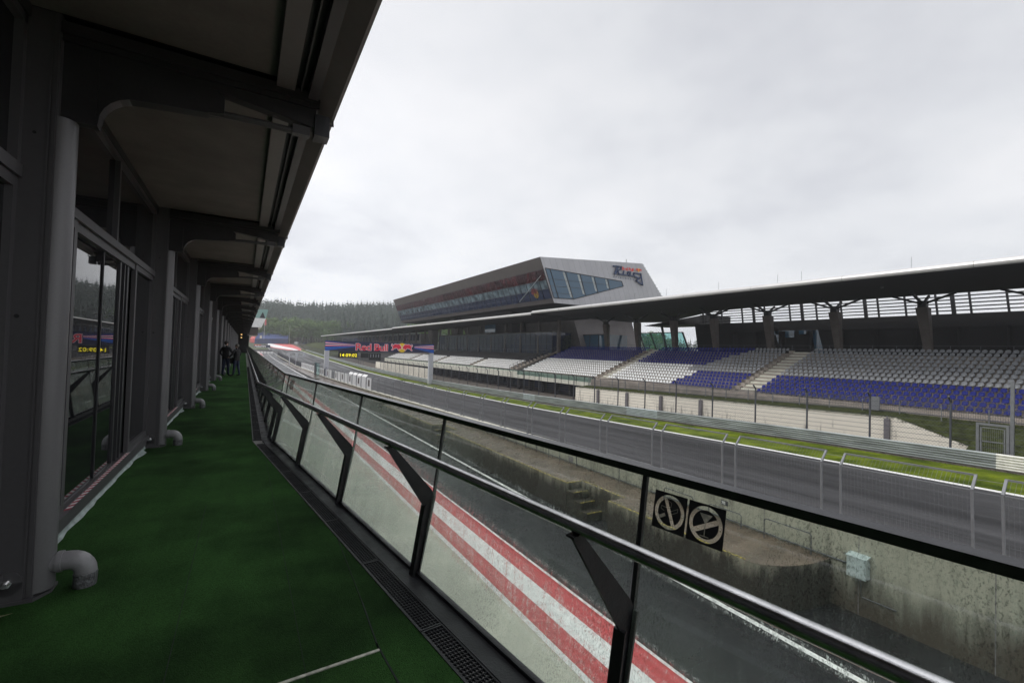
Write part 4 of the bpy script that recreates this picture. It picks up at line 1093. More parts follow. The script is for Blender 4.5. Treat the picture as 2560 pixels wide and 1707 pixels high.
# --- near stand
gsn = thing('main_grandstand', 'big covered grandstand of stepped rows under a dark cantilever roof', 'grandstand', (48, 40, -4))
def tiers(y0, y1, n, mat, name='tier_steps', par=gsn, r0=0):
    mb = MB(); pts = [(X0-1.3, -5.2), (X0-1.3, Z0-.55)] if r0 == 0 else [(rowx(r0), -5.2)]
    prof = []
    for r in range(r0, n): prof += [(rowx(r), rowz(r)), (rowx(r+1), rowz(r))]
    for (a, b) in zip(prof, prof[1:]):
        mb.quad((a[0],y0,a[1]),(b[0],y0,b[1]),(b[0],y1,b[1]),(a[0],y1,a[1]))
    return own(mb.build(name, mat), par)
tiers(-6, 77.2, NR, mt['tier'])
mb = MB()   # terrace behind the last row, parapet at the front, side cheeks
mb.box(rowx(NR), 66, -6, 77.2, rowz(NR-1)-.4, rowz(NR-1)+.02)
mb.box(X0-1.4, X0, -6, 54.3, -5.4, Z0-.01); mb.box(X0-.12, X0-.02, -6, 54.3, Z0, Z0+.22)
mb.box(X0-.4, X0, 54.3, 77.2, -5.1, Z0-.01)
own(mb.build('parapet', mt['tier']), gsn)
mb = MB()
cheek = [(X0,-5.2)]+[p for r in range(NR) for p in ((rowx(r),rowz(r)),(rowx(r+1),rowz(r)))]+[(rowx(NR),-5.2)]
tri_poly(mb, cheek, lambda x, z: (x, 77.2, z)); own(mb.build('end_cheek', mt['tier_dark']), gsn)
STA = (52.7, 54.7); STB = (29.3, 31.6)
for a, b in (STA, STB):
    st = MB()
    for r in range(NR):
        for q in (0, 1): st.box(rowx(r)+.0+q*.45, rowx(r)+.45+q*.45+.01, a, b, rowz(r)-.02, rowz(r)+.004+q*DZ/2)
        bl = MB(); bl.box(rowx(r)+.3, rowx(r)+.85, b-.05, b+.42, rowz(r), rowz(r)+.34); own(bl.build('stair_block', mt['tier']), gsn)
    own(st.build('stair_flight', mt['tier_pale'] if a > 40 else mt['tier_pale']), gsn)
# seats
def seat_mb(lo=False):
    """tip-up bucket seat facing -x (towards the track), origin on the step"""
    mb = MB(); w = .185; n = 3 if lo else 6
    back = []
    for k in range(n+1):
        y = -w + 2*w*k/n; c = 1-(y/w)**2
        back.append(((.30+.05*c, y, .37), (.36+.055*c, y, .55), (.385+.05*c, y, .60+.085*max(c,0)**.5)))
    for p, q in zip(back, back[1:]):
        for i in range(2):
            mb.quad(p[i], q[i], q[i+1], p[i+1])
            if not lo: mb.quad(*[(v[0]+.022, v[1], v[2]) for v in (p[i+1], q[i+1], q[i], p[i])])
        if not lo: mb.quad(p[2], q[2], (q[2][0]+.022,q[2][1],q[2][2]), (p[2][0]+.022,p[2][1],p[2][2]))
    pan = []
    for k in range(n+1):
        y = -w + 2*w*k/n; c = 1-(y/w)**2
        pan.append(((.34+.03*c,y,.385-.03*c),(.10,y*.98,.40-.03*c),(-.04-.02*c,y*.93,.415-.02*c),(-.055-.02*c,y*.93,.36)))
    for p, q in zip(pan, pan[1:]):
        for i in range(3): mb.quad(p[i], q[i], q[i+1], p[i+1])
        if not lo: mb.quad(p[0], q[0], (q[3][0]+.1,q[3][1],.34), (p[3][0]+.1,p[3][1],.34))
    return mb
def foot_mb():
    mb = MB(); mb.box(.12,.18,-.03,.03,0,.36); mb.box(.05,.36,-.02,.02,.33,.365); mb.box(.08,.24,-.06,.06,0,.015); return mb
me_seat = seat_mb().build('stadium_seat', mt['seat_blue']); me_foot = foot_mb().build('bracket', mt['seat_foot'])
mesh_blue = me_seat.data; mesh_white = mesh_blue.copy(); mesh_white.materials.clear(); mesh_white.materials.append(mt['seat_white']); mesh_grey = mesh_blue.copy(); mesh_grey.materials.clear(); mesh_grey.materials.append(mt['seat_grey']); mesh_foot = me_foot.data
bpy.data.objects.remove(me_seat); bpy.data.objects.remove(me_foot)
CAMF = Vector((0.50574058, 0.86239391, 0.02243242)); CAMR = Vector((0.86188244, -0.50622068, 0.02998795)); CAMU = Vector((-0.03721718, -0.00416798, 0.99929851))
def shows(p):
    z = p.dot(CAMF)
    return z > 0 and -1.1 < p.dot(CAMR)/z*1138/1280 < 1.0 and abs(p.dot(CAMU)/z) < .75
SEATS = []
SP = .497
def block(y0, y1, colour):
    n = int((y1-y0)/SP)
    for r in range(NR):
        for k in range(n):
            y = y0 + (y1-y0)*(k+.5)/n
            SEATS.append((r, y, colour(r, y)))
block(-1.5, STB[0]-.1, lambda r, y: 'blue' if r < 5 else 'grey')
block(STB[1]+.45, STA[0]-.1, lambda r, y: ('blue' if y < 40.8-.33*r else 'white') if r < 5 else (('white' if y > 41.5 else 'grey') if r < 7 else ('blue' if y > 40.2-.62*(r-7) else 'grey')))
block(STA[1]+.45, 77.0, lambda r, y: 'white' if r < 7 else 'blue')
def spos(r, y): return Vector((rowx(r)+.22, y, rowz(r)))
vis = sorted([s for s in SEATS if shows(spos(s[0], s[1]))], key=lambda s: spos(s[0], s[1]).length)
near = vis[:300]; nearset = set((s[0], round(s[1], 3)) for s in near)
rr = random.Random(4)
for r, y, c in near:
    o = bpy.data.objects.new('stadium_seat', {'blue': mesh_blue, 'white': mesh_white, 'grey': mesh_grey}[c]); C.objects.link(o)
    o.location = spos(r, y); o.rotation_euler = (0, 0, rr.uniform(-.03,.03))
    tag(o, f'{c} plastic stadium seat in the {ORD[r]} row up, near end of the right-hand block', 'seat', f'{c} seats of the {ORD[r]} row near the gate')
    f_ = bpy.data.objects.new('bracket', mesh_foot); C.objects.link(f_); f_.parent = o
lo = seat_mb(True)
def seat_mass(name, lst, mat, base=spos):
    mb = MB()
    for r, y, c in lst:
        p = base(r, y); j = rr.uniform(-.012,.012)
        mb.add([(v[0]+p.x+j, v[1]+p.y, v[2]+p.z) for v in lo.v], lo.f)
    if mb.v: return tag(mb.build(name, mat), kind='stuff')
far = [s for s in SEATS if (s[0], round(s[1], 3)) not in nearset and s[1] > 2]
seat_mass('blue_seat_rows', [s for s in far if s[2] == 'blue'], mt['seat_blue']); seat_mass('white_seat_rows', [s for s in far if s[2] == 'white'], mt['seat_white']); seat_mass('grey_seat_rows', [s for s in far if s[2] == 'grey'], mt['seat_grey'])
# columns under the roof
def column(y):
    mb = MB(); zb, zt_ = rowz(NR-1), 5.9
    wb, wt = .28, .50; lean = .55
    mb.hexa([(60.75,y-wb-.0,zb),(61.35,y-wb,zb),(61.35,y+wb,zb),(60.75,y+wb,zb)], [(60.55,y+lean-wt,zt_),(61.55,y+lean-wt,zt_),(61.55,y+lean+wt,zt_),(60.55,y+lean+wt,zt_)])
    return mb
def struts(y):
    mb = MB(); p = (61, y+.55, 5.9)
    mb.bar(p, (61,y+.55,6.6), .7)
    for dy in (-2.6, 2.6): mb.bar((61,y+.55,6.25), (61,y+.55+dy,7.25), .18, .20)
    for dx in (-3, 1.6): mb.bar((61,y+.55,6.25), (61+dx,y+.55,7.25), .2, .2)
    return mb
for y in (10.5, 18.75, 27.0, 35.15, 43.4, 50.9, 59.0, 67.2):
    c = own(column(y).build('column', mt['col']), gsn); s_ = struts(y).build('struts', mt['bare']); s_.parent = c
# roof: soffit slab with pale rounded front edge
rf = [(46.15,-14),(46.15,71.6),(72.8,71.6),(76,66),(64,46),(62.6,38),(62.6,-14)]
zr = lambda x: 7.22 + (x-46)*.008
mb = MB()
bot = [(x,y,zr(x) - (.35 if x > 70 else 0)) for x, y in rf]; topv = [(x,y,zr(x)+.5- (.35 if x > 70 else 0)) for x, y in rf]
mb.add(bot+topv, [(0,1,2,3,4,5,6)]); mb.add(topv, [(0,1,2,3,4,5,6)])
mb.add(bot+topv, [(i,(i+1) % 7,7+(i+1) % 7,7+i) for i in range(7)])
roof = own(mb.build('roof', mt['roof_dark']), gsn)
def edge_roll(mb, y0, y1, x, z):
    prof = [(x+.35,z+.52),(x+.05,z+.50),(x-.10,z+.38),(x-.16,z+.22),(x-.12,z+.06),(x+.02,z-.015)]
    for a, b in zip(frange(y0,y1,9), frange(y0,y1,9)[1:]):
        for p, q in zip(prof, prof[1:]): mb.quad((p[0],a,p[1]),(q[0],a,q[1]),(q[0],b-.02,q[1]),(p[0],b-.02,p[1]))
mb = MB(); edge_roll(mb, -14, 71.6, 46.1, 7.22); own(mb.build('pale_edge', mt['roof_edge'], smooth=True), roof)
mb = MB()
for y in (15.5, 24, 26.3, 33, 40.5, 46, 51): mb.bar((46.6,y,7.7),(46.6,y,8.7),.02)
own(mb.build('lightning_rods', mt['galv']), roof)
mb = MB(); mb.tube([(52,19.5,7.05),(52,19.5,7.26)], .16, 10); own(mb.build('floodlight', mt['alu']), roof)
# louvred screen and dark wall behind the last row
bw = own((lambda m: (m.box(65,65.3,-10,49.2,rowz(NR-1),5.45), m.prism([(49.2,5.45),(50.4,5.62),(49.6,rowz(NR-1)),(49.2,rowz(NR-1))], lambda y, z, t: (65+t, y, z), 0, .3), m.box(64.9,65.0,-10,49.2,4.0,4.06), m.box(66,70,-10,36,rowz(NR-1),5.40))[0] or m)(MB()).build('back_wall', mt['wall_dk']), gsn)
lv = MB()
for k in range(6):
    z = 5.80+.385*k; lv.bar((65.1,-10,z),(65.1,49.4,z),.16,.12,up=(0,0,1))
for y in (-6,-2,2.2,6,10.0,13.9,16.6,17.95,19.3,22.0,24.6,25.9,28.5,31.4,33.2,34.8,38.3,40,41.8,45.2,48.6): lv.bar((65.0,y,5.4),(64.9,y+.25,8.2),.16 if y not in (17.95,25.9,33.2,40) else .34,.2)
own(lv.build('louvre_screen', mt['bare']), gsn)
for k in range(13):
    mb = MB(); mb.box(63.9,64.9,3+3.6*k,3.4+3.6*k,rowz(NR-1),3.95); own(mb.build('wall_pier', mt['wall_dk']), gsn)
# lit glass doorway
dw = own((lambda m: (m.box(64.80,64.88,31.5,33.6,3.55,4.05), m.box(64.80,64.88,34.2,36.9,3.55,4.05), m.quad((64.8,36.9,4.05),(64.8,36.3,4.05),(64.8,35.6,1.2),(64.8,36.0,1.2)), m.quad((64.8,32.1,4.05),(64.8,31.2,4.05),(64.8,30.4,.9),(64.8,31.4,.9)), m.box(64.80,64.86,34.2,36.1,3.1,3.5))[0] or m)(MB()).build('glass_doorway', None or mt['pane_teal']), gsn)
# handrail behind the last row
mb = MB()
for y in frange(4, 76, 2.2): mb.bar((60.9,y,rowz(NR-1)),(60.9,y,rowz(NR-1)+1.05),.04)
for z in (.55,1.05): mb.bar((60.9,4,rowz(NR-1)+z),(60.9,76,rowz(NR-1)+z),.04)
own(mb.build('rear_handrail', mt['galv_dk']), gsn)
# teal wind screen at the back
ws = thing('wind_screen', 'teal glass wind screen in dark frames behind the top seats', 'glass screen', (62, 55, 1.2))
mb = MB()
for y in (59.8,57.2,54.7,52.2): mb.bar((62.6,y-.9,1.0),(62.4,y+.4,4.05),.16)
mb.bar((62.4,60.4,4.05),(62.4,50.6,4.05),.14); mb.bar((62.6,49.5,1.0),(62.4,50.7,4.05),.22)
own(mb.build('frame', mt['bare']), ws)
mb = MB(); mb.hexa([(62.60,58.9,1.0),(62.62,58.9,1.0),(62.62,49.6,1.0),(62.60,49.6,1.0)], [(62.40,60.3,4.0),(62.42,60.3,4.0),(62.42,50.7,4.0),(62.40,50.7,4.0)]); own(mb.build('glass', mt['clear_teal']), ws)
# wedge-shaped canopy behind the stand
rc = thing('rear_canopy', 'dark wedge-shaped canopy roof seen behind the grandstand columns', 'canopy', (72, 60, 6))
mb = MB(); mb.prism([(68.4,6.23),(53.3,7.82),(53.3,6.12)], lambda y, z, x: (x, y, z), 72, 79); own(mb.build('roof', mt['roof_dark']), rc)
mb = MB()
for y in (64.5, 55): mb.bar((73,y-1.6,.5),(73,y,6.3),.35)
own(mb.build('posts', mt['bare']), rc)

# --- lower stand further along, below the control tower
lsn = thing('far_grandstand', 'farther grandstand with white front rows and dark empty upper rows', 'grandstand', (48, 110, -4))
NB_ = 10
tiers(81.5, 176, NB_, mt['tier'], par=lsn)
mb = MB(); strip(mb, X0+5*DX-.05, X0+NB_*DX, [81.5,176], rowz(5)-.30, rowz(NB_)-.30); own(mb.build('dark_upper_rows', mt['tier_dark']), lsn)
mb = MB()
for r in range(5, NB_): mb.box(rowx(r)+.1, rowx(r)+.55, 82, 146, rowz(r), rowz(r)+.42)
own(mb.build('folded_benches', mt['tier_dark']), lsn)
mb = MB(); mb.box(X0-.9, X0, 54.3, 176, -5.15, -4.45); mb.box(X0-.9, X0, 77.2, 176, -4.45, Z0)
own(mb.build('front_slab', mt['tier_pale']), lsn)
mb = MB(); mb.box(X0-.86, X0-.83, 54.4, 176, -4.40, -3.62); own(mb.build('balustrade_glass', mt['clear_green']), lsn)
mb = MB()
for y in frange(54.4, 176, 2.05): mb.bar((X0-.90,y,-5.15),(X0-.90,y,-3.50),.07)
own((lambda m: m)(mb).build('balustrade_posts', mt['bare']), lsn)
mb = MB(); mb.bar((X0-.9,54.4,-3.52),(X0-.9,176,-3.52),.06); mb.bar((X0-.9,54.4,-5.16),(X0-.9,176,-5.16),.10); own(mb.build('balustrade_rail', mt['bare']), lsn)
BS_ = []
for a, b in ((82.2,99.6),(102.0,123.6),(126,147),(149.5,176)):
    n = int((b-a)/SP)
    for r in range(5):
        for k in range(n): BS_.append((r, a+(b-a)*(k+.5)/n, 'white'))
seat_mass('white_seat_rows', BS_, mt['seat_white'])
mb = MB()
for a, b in ((99.8,101.8),(123.8,125.8),(147.2,149.2)):
    for r in range(NB_):
        for q in (0, 1): mb.box(rowx(r)+q*.45, rowx(r)+.46+q*.45, a, b, rowz(r)-.02, rowz(r)+.01+q*DZ/2)
own(mb.build('stair_flights', mt['tier_pale']), lsn)
mb = MB()
for r in range(NB_+2):
    for q in (0, 1): mb.box(rowx(r)+q*.45, rowx(r)+.46+q*.45, 79.9, 81.5, rowz(r)-.02, rowz(r)+.02+q*DZ/2)
mb.prism([(X0,Z0-.3),(rowx(12),rowz(12)-.3),(rowx(12),rowz(12)+.1),(X0,Z0+.1)], lambda x, z, y: (x, y, z), 79.75, 79.9)
own(mb.build('side_stair', mt['tier']), lsn)
mb = MB()
for y in (79.85, 81.6):
    mb.bar((X0,y,Z0+1.0),(rowx(12),y,rowz(12)+1.0),.05); mb.bar((X0,y,Z0+.55),(rowx(12),y,rowz(12)+.55),.04)
    for r in range(0, 13, 1): mb.bar((rowx(r),y,rowz(r)),(rowx(r),y,rowz(r)+1.0),.05)
own(mb.build('stair_handrail', mt['galv_dk']), lsn)
# dark undercroft with bays
uc = thing('undercroft', 'dark ground-floor bays under the front edge of the stands', 'undercroft', (50, 100, -7.3))
mb = MB(); mb.box(50.5, 51, 54.6, 190, -8.2, -4.0); mb.box(46.5,51,54.4,54.7,-8.2,-5.0); own(mb.build('back_wall', mt['wall_dk']), uc)
for y in frange(58, 186, 4.3):
    mb = MB(); mb.box(48.2, 48.7, y-.22, y+.22, -8.2, -5.0); own(mb.build('pillar', mt['uc_pillar']), uc)
mb = MB()
for y in frange(56, 184, 4.3): mb.box(50.42, 50.5, y+.3, y+3.4, -7.0, -5.4)
own(mb.build('windows', mt['pane_far']), uc)
mb = MB()
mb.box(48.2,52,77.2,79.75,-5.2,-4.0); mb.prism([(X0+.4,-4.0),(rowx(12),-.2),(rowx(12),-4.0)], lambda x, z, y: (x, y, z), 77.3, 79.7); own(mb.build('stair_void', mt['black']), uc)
# glazed restaurant block behind the lower stand
gw = thing('glazed_lounge', 'long blue-grey glazed lounge behind the lower stand', 'lounge', (57, 110, .2))
mb = MB(); mb.box(57.0, 68, 80.0, 146, -.4, 4.45); own(mb.build('glazing', mt['pane_far']), gw)
mb = MB(); mb.box(56.85, 68, 79.9, 146.1, 4.45, 4.75); own(mb.build('roof_edge', mt['clad_under']), gw)
mb = MB()
for y in frange(80, 146, 2.2): mb.box(56.94,57.0,y-.04,y+.04,-.3,4.45)
mb.box(56.94,57.0,80,146,1.9,1.96); own(mb.build('mullions', mt['bare']), gw)
mb = MB()
for y in frange(80, 146, 3): mb.bar((56.2,y,rowz(NB_-1)),(56.2,y,rowz(NB_-1)+1.2),.05)
mb.bar((56.2,80,rowz(NB_-1)+1.2),(56.2,146,rowz(NB_-1)+1.2),.06); own(mb.build('handrail', mt['galv_dk']), gw)
bb = thing('blue_lounge', 'small teal-blue glazed corner room behind the topmost blue seats', 'pavilion', (63, 74, 1.2))
mb = MB(); mb.box(63.5, 69, 70, 78.5, .8, 4.1); own(mb.build('glazing', mt['pane_teal']), bb)
mb = MB()
for y in (70,72.6,75.4,78.4): mb.box(63.42,63.5,y-.06,y+.06,.8,4.1)
mb.box(63.42,63.5,70,78.5,4.0,4.2); own(mb.build('frame', mt['bare']), bb)
# hedge-like dark plant beside the stairs
rg = random.Random(2); mb = MB()
for _ in range(900):
    c = Vector((rg.gauss(60.5,.7), rg.gauss(80.2,1.1), rg.uniform(.8,3.9)))
    a, b = Vector((rg.gauss(0,1),rg.gauss(0,1),rg.gauss(0,1))).normalized()*.16, Vector((rg.gauss(0,1),rg.gauss(0,1),rg.gauss(0,1))).normalized()*.10
    mb.quad(c-a, c+b, c+a, c-b)
hd = thing('terrace_tree', 'dark leafy tree at the corner between stairs and blue lounge', 'tree', (60.5, 80.2, .6))
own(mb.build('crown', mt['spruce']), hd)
mb = MB(); mb.tube([(60.5,80.2,.3),(60.5,80.2,2.6)], [.12,.06], 7); own(mb.build('trunk', mt['bark']), hd)
# the two further roof lengths
for nm, lab, y0, y1, z0, x1 in (('canopy_roof','long thin pale-edged roof in front of the control tower',71.7,165,7.05,60),('canopy_roof','farthest and lowest pale-edged roof, ending in a point',165.2,345,6.75,62)):
    rt = thing(nm, lab, 'roof', (46, y0, z0), 'pale-edged roofs continuing the grandstand roof')
    mb = MB(); xe = 61 if y1 > 300 else 53
    p = [(46.15,y0),(46.15,y1),(x1,y1 - (90 if y1 > 300 else 0)),(x1,y0)]
    mb.hexa([(x,y,z0+(x-46)*.0) for x, y in p], [(x,y,z0+.42) for x, y in p]); own(mb.build('slab', mt['roof_dark']), rt)
    mb = MB(); edge_roll(mb, y0, y1, 46.1, z0-.05); own(mb.build('pale_edge', mt['roof_edge'], smooth=True), rt)
    mb = MB()
    for y in frange(y0+6, y1-70 if y1 > 300 else y1-4, 8.2): mb.bar((57,y,-1.0),(57.5,y+.8,z0),.6)
    own(mb.build('columns', mt['col']), rt)
mb = MB(); mb.box(58, 62, 168, 330, -4, 5.9); own(mb.build('rear_wall', mt['stem']), rt)
mb = MB()
for y in frange(170, 325, 4): mb.box(57.9,58,y,y+3,3.2,5.6)
own(mb.build('windows', mt['pane_far']), rt)
mb = MB(); strip(mb, 47, 58, [176,330], -3.8, .4); mb.box(46.4,47,176,330,-7.5,-3.8); own(mb.build('far_tiers', mt['tier_dark']), rt)
cw = thing('trackside_wall', 'cream concrete barrier wall with rusty stains below the clock', 'wall', (39, 120, -7))
mb = MB(); mb.box(40.6,41.0,110,165,-8,-5.0); own(mb.build('wall', mt['ret']), cw)
# ================================================================ CONTROL TOWER
TY0, TY1 = 75.57, 180.0
twr = thing('control_tower', 'big silver and umber wedge-shaped building hovering over the stands with slanted window band', 'building', (60, 120, 0))
sec = [(50.24,19.12),(54.0,10.2),(63,10.2),(88,11.6),(78.66,21.29)]
mb = MB(); F3 = lambda x, z, y: (x, y, z)
mb.hexa([F3(x,z,TY0+.05) for x, z in sec], [F3(x,z,TY1) for x, z in sec]); own(mb.build('shell', mt['clad_dk']), twr)
mb = MB(); mb.add([F3(x,z,TY0) for x, z in sec]+[F3(x,z,TY0+.05) for x, z in sec], [(0,1,2,3,4)]+[(i,(i+1) % 5,5+(i+1) % 5,5+i) for i in range(5)]); own(mb.build('silver_end_wall', mt['clad']), twr)
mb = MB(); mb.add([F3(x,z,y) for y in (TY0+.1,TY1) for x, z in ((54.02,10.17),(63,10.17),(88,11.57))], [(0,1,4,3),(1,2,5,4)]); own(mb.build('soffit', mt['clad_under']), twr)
fd = Vector((54.0-50.24, 0, 10.2-19.12)).normalized(); fn = Vector((-fd.z*-1, 0, 0))
nrm = Vector((fd.z, 0, -fd.x))         # outward (towards the track)
def front(y, q, off):   # q 0..1 from window top to bottom
    a = Vector((51.22, 0, 16.80)); b = Vector((53.62, 0, 11.10)); p = a.lerp(b, q) + nrm*off; return (p.x, y, p.z)
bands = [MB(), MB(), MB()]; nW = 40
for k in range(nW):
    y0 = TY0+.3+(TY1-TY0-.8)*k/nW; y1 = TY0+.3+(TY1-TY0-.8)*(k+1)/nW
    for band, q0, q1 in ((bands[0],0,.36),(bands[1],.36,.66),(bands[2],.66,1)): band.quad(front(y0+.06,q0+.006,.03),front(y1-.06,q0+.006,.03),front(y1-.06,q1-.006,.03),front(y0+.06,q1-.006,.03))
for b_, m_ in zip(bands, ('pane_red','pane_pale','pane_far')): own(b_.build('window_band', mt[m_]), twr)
mb = MB()
for k in range(nW+1):
    y = TY0+.3+(TY1-TY0-.8)*k/nW; mb.bar(front(y,-.01,.04), front(y,1.01,.04), .12, .10, up=(0,1,0))
for q in (0,.36,.66,1): mb.bar(front(TY0+.25,q,.04), front(TY1-.4,q,.04), .10, .08)
own(mb.build('mullions', mt['bare']), twr)
# light strut and painted reflection of an emblem on the first panes
mb = MB(); mb.bar((51.75,TY0+1.6,15.7),(53.45,TY0+12.6,11.3),.35,.05); own(mb.build('diagonal_brace', mt['rail_lt']), twr)
def fface(y0, q0):
    return lambda x, z, o: front(y0 - x, q0 - z/6.2, .05+o)
mt['dimred'] = M('dim_red_reflection', (.16,.015,.02), .3, var=.3, scale=1); mt['dimyel'] = M('dim_yellow_reflection', (.30,.20,.01), .3, var=.3, scale=1)
mb = MB(); ff = fface(TY0+5.4, .76); tri_poly(mb, [(1.0*math.cos(a), 1.0*math.sin(a)) for a in [2*PI*k/20 for k in range(20)]], lambda x, z: ff(x, z, 0)); own(mb.build('reflected_disc', mt['dimyel']), twr)
mb = MB(); tri_poly(mb, BULL, lambda x, z: ff(-1.6+x*2.3, z*2.3-.2, .01)); own(mb.build('reflected_bull', mt['dimred']), twr)
mb = MB()
for k in range(20, 38):
    y0 = TY0+.3+(TY1-TY0-.8)*(k-14)/nW+.2
    mb.quad(front(y0,.14,.035),front(y0+2.2,.14,.035),front(y0+2.2,.17,.035),front(y0,.17,.035))
own(mb.build('red_reflection_strip', mt['dimred']), twr) if False else None
# end wall glazing
def endp(x, z, o=0): return (x, TY0-.02-o, z)
poly = [(51.52,17.0),(72.32,16.48),(72.87,15.45),(58.94,11.37),(53.85,11.15)]
mb = MB(); tri_poly(mb, poly, lambda x, z: endp(x, z)); own(mb.build('end_glazing', mt['pane_teal']), twr)
mb = MB()
def ebar(p, q, w): mb.bar(endp(*p,.02), endp(*q,.02), w, .06, up=(0,1,0))
for a, b in zip(poly, poly[1:]+poly[:1]): ebar(a, b, .16)
ms = [((52.72,16.95),(55.07,11.2)),((56.63,16.85),(58.85,11.37)),((60.48,16.75),(62.1,12.3)),((64.31,16.68),(65.5,13.3)),((68.19,16.6),(68.85,14.25))]
for a, b in ms: ebar(a, b, .16)
for a, b in (((52.3,14.96),(68.6,15.36)),((52.95,13.58),(61.3,13.84)),((53.5,12.25),(58.4,12.32))): ebar(a, b, .05)
own(mb.build('end_frames', mt['bare']), twr)
for a, b in ms[1:]:
    mb = MB(); mb.quad(endp(a[0]-.75,a[1]-.15,.004),endp(a[0]-.2,a[1]-.15,.004),endp(b[0]-.2,b[1]+.25,.004),endp(b[0]-.75,b[1]+.35,.004)); own(mb.build('blind', mt['rail_steel']), twr)
# roofline details
mb = MB()
for k in range(16):
    t = (k+.5)/16; p = Vector((78.66,0,21.29)).lerp(Vector((88,0,11.6)), t); mb.box(p.x-.02,p.x+.30,TY0+.0,TY0+.3,p.z-.05,p.z+.10)
mb.bar((73.9,TY0+.3,20.9),(73.9,TY0+.3,21.7),.12); own(mb.build('edge_clips', mt['rail_steel']), twr)
# stem of the tower below the hovering part
mb = MB(); mb.hexa([(62,73.5,-5),(78,73.5,-5),(78,120,-5),(62,96,-5)], [(62,80.5,10.2),(80,80.5,10.2),(80,120,10.2),(62,100,10.2)]); own(mb.build('stem', mt['stem']), twr)
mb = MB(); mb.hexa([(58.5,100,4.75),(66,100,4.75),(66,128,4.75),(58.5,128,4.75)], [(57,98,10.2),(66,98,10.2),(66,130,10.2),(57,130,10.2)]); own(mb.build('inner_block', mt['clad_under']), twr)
for y in (112,136,158):
    mb = MB(); mb.hexa([(59,y,0),(61,y,0),(61,y+2,0),(59,y+2,0)], [(57.5,y-1,10.2),(61,y-1,10.2),(61,y+3,10.2),(57.5,y+3,10.2)]); own(mb.build('raking_column', mt['stem']), twr)
mb = MB(); mb.box(56.9,57.0,106,112,5.0,7.6); own(mb.build('blue_window', mt['pane_teal']), twr)
# lettering on the end wall: a lower-case word drawn as one bent tube
rs = thing('wall_lettering', 'dark blue tube lettering Ring with red and yellow emblem on the silver wall', 'sign', (73.5, TY0-.2, 18.2))
RING = [[(69.55,19.56),(71.82,19.67)],[(70.66,19.44),(69.97,17.87)],[(70.95,19.44),(70.27,17.87)],[(71.82,19.67),(71.77,19.08),(70.78,18.7),(71.24,17.95)],[(71.02,17.92),(73.77,18.02)],[(72.65,18.75),(72.53,18.04)],
        [(73.91,18.09),(73.89,18.68),(74.62,18.76),(74.57,18.05)],[(74.35,17.97),(75.76,18.02),(75.74,18.67),(77.93,18.75),(78.62,16.29),(76.54,17.07),(77.73,17.8)],[(75.76,18.02),(77.35,17.7)]]
mb = MB()
for s in RING:
    for a, b in zip(s, s[1:]):
        d = (Vector((b[0]-a[0], 0, b[1]-a[1]))).normalized()*.12
        mb.bar((a[0]-d.x,TY0-.30,a[1]-d.z),(b[0]+d.x,TY0-.30,b[1]+d.z),.30,.22,up=(0,1,0))
own(mb.build('tube_word', mt['signblue']), rs)
o = text_mesh('red_word', 'Red Bull', 1.0, mt['signred'], 0, .05, 'LEFT', .9)
w = max(v.co.x for v in o.data.vertices)-min(v.co.x for v in o.data.vertices)
for v_ in o.data.vertices: v_.co.x *= 3.45/w; v_.co.y *= .95
place(o, (71.98, TY0-.42, 18.99), (3.43,0,.13), (0,0,1), rs)
em = lambda x, z, o: (x, TY0-.44-o*4, z)
emblem(77.1, 19.33, .78, em, rs, (mt['signyel'], mt['signred']))
o = text_mesh('small_lettering', 'SPIELBERG', .42, mt['signblue'], 0, .008, 'LEFT', 2.1)
w = max(v.co.x for v in o.data.vertices)-min(v.co.x for v in o.data.vertices)
for v_ in o.data.vertices: v_.co.x *= 6.4/w
place(o, (69.76, TY0-.06, 17.12), (6.4,0,.09), (0,0,1), rs)

# ================================================================ FAR END OF THE TRACK
# red and white run-off sheets climbing towards the far stand
mb = MB(); zr_ = lambda y: zt(y)+.05
wht = [(13.6,330),(22,332),(30.2,335),(29,352),(24,376),(17,400),(14.4,412)]
def sheet(name, pts, mat, dz):
    mb = MB(); tri_poly(mb, pts, lambda x, y: (x, y, zt(y)+dz)); return tag(mb.build(name, mat), kind='structure')
def band_sheet(name, L_, mat, dz):
    mb = MB()
    for (x0,x1,y0),(u0,u1,y1) in zip(L_, L_[1:]): mb.quad((x0,y0,zt(y0)+dz),(x1,y0,zt(y0)+dz),(u1,y1,zt(y1)+dz),(u0,y1,zt(y1)+dz))
    return tag(mb.build(name, mat), kind='structure')
band_sheet('runoff_red', [(24.5,31.5,331),(20.5,33.8,342),(16,34.2,358),(15,34.0,375),(16,33.4,392),(17,33,404),(17,32.5,412)], mt['run_red'], .05)
band_sheet('runoff_white', [(28.4,31.0,331.5),(24.4,30.6,342),(18,28.4,358),(15.2,24.6,375),(15.0,21.6,392),(15.5,19.5,404),(16,18.5,412)], mt['run_white'], .11)
band_sheet('far_gravel', [(33.9,48,343),(34.3,50,358),(34.1,52,375),(33.5,56,392),(33.1,60,412),(33,62,430)], mt['gravel'], .06)
bst = thing('blue_grandstand', 'distant open grandstand with blue seat rows and two grey stairs', 'grandstand', (20, 420, 1))
mb = MB(); mb.hexa([(7,420,4.0),(31,420,5.3),(32.4,436,9.9),(10.0,436,10.9)], [(7,420,4.2),(31,420,5.5),(32.4,436,10.4),(10.0,436,11.4)]); own(mb.build('seat_rows', mt['blue_stand']), bst)
mb = MB(); mb.hexa([(6.6,419,.3),(31,419,1.0),(31,437,1.0),(6.6,437,.3)], [(6.9,419.4,3.95),(31,419.4,5.25),(31,437,5.2),(7,437,4)]); own(mb.build('front_wall', mt['blue_front']), bst)
mb = MB()
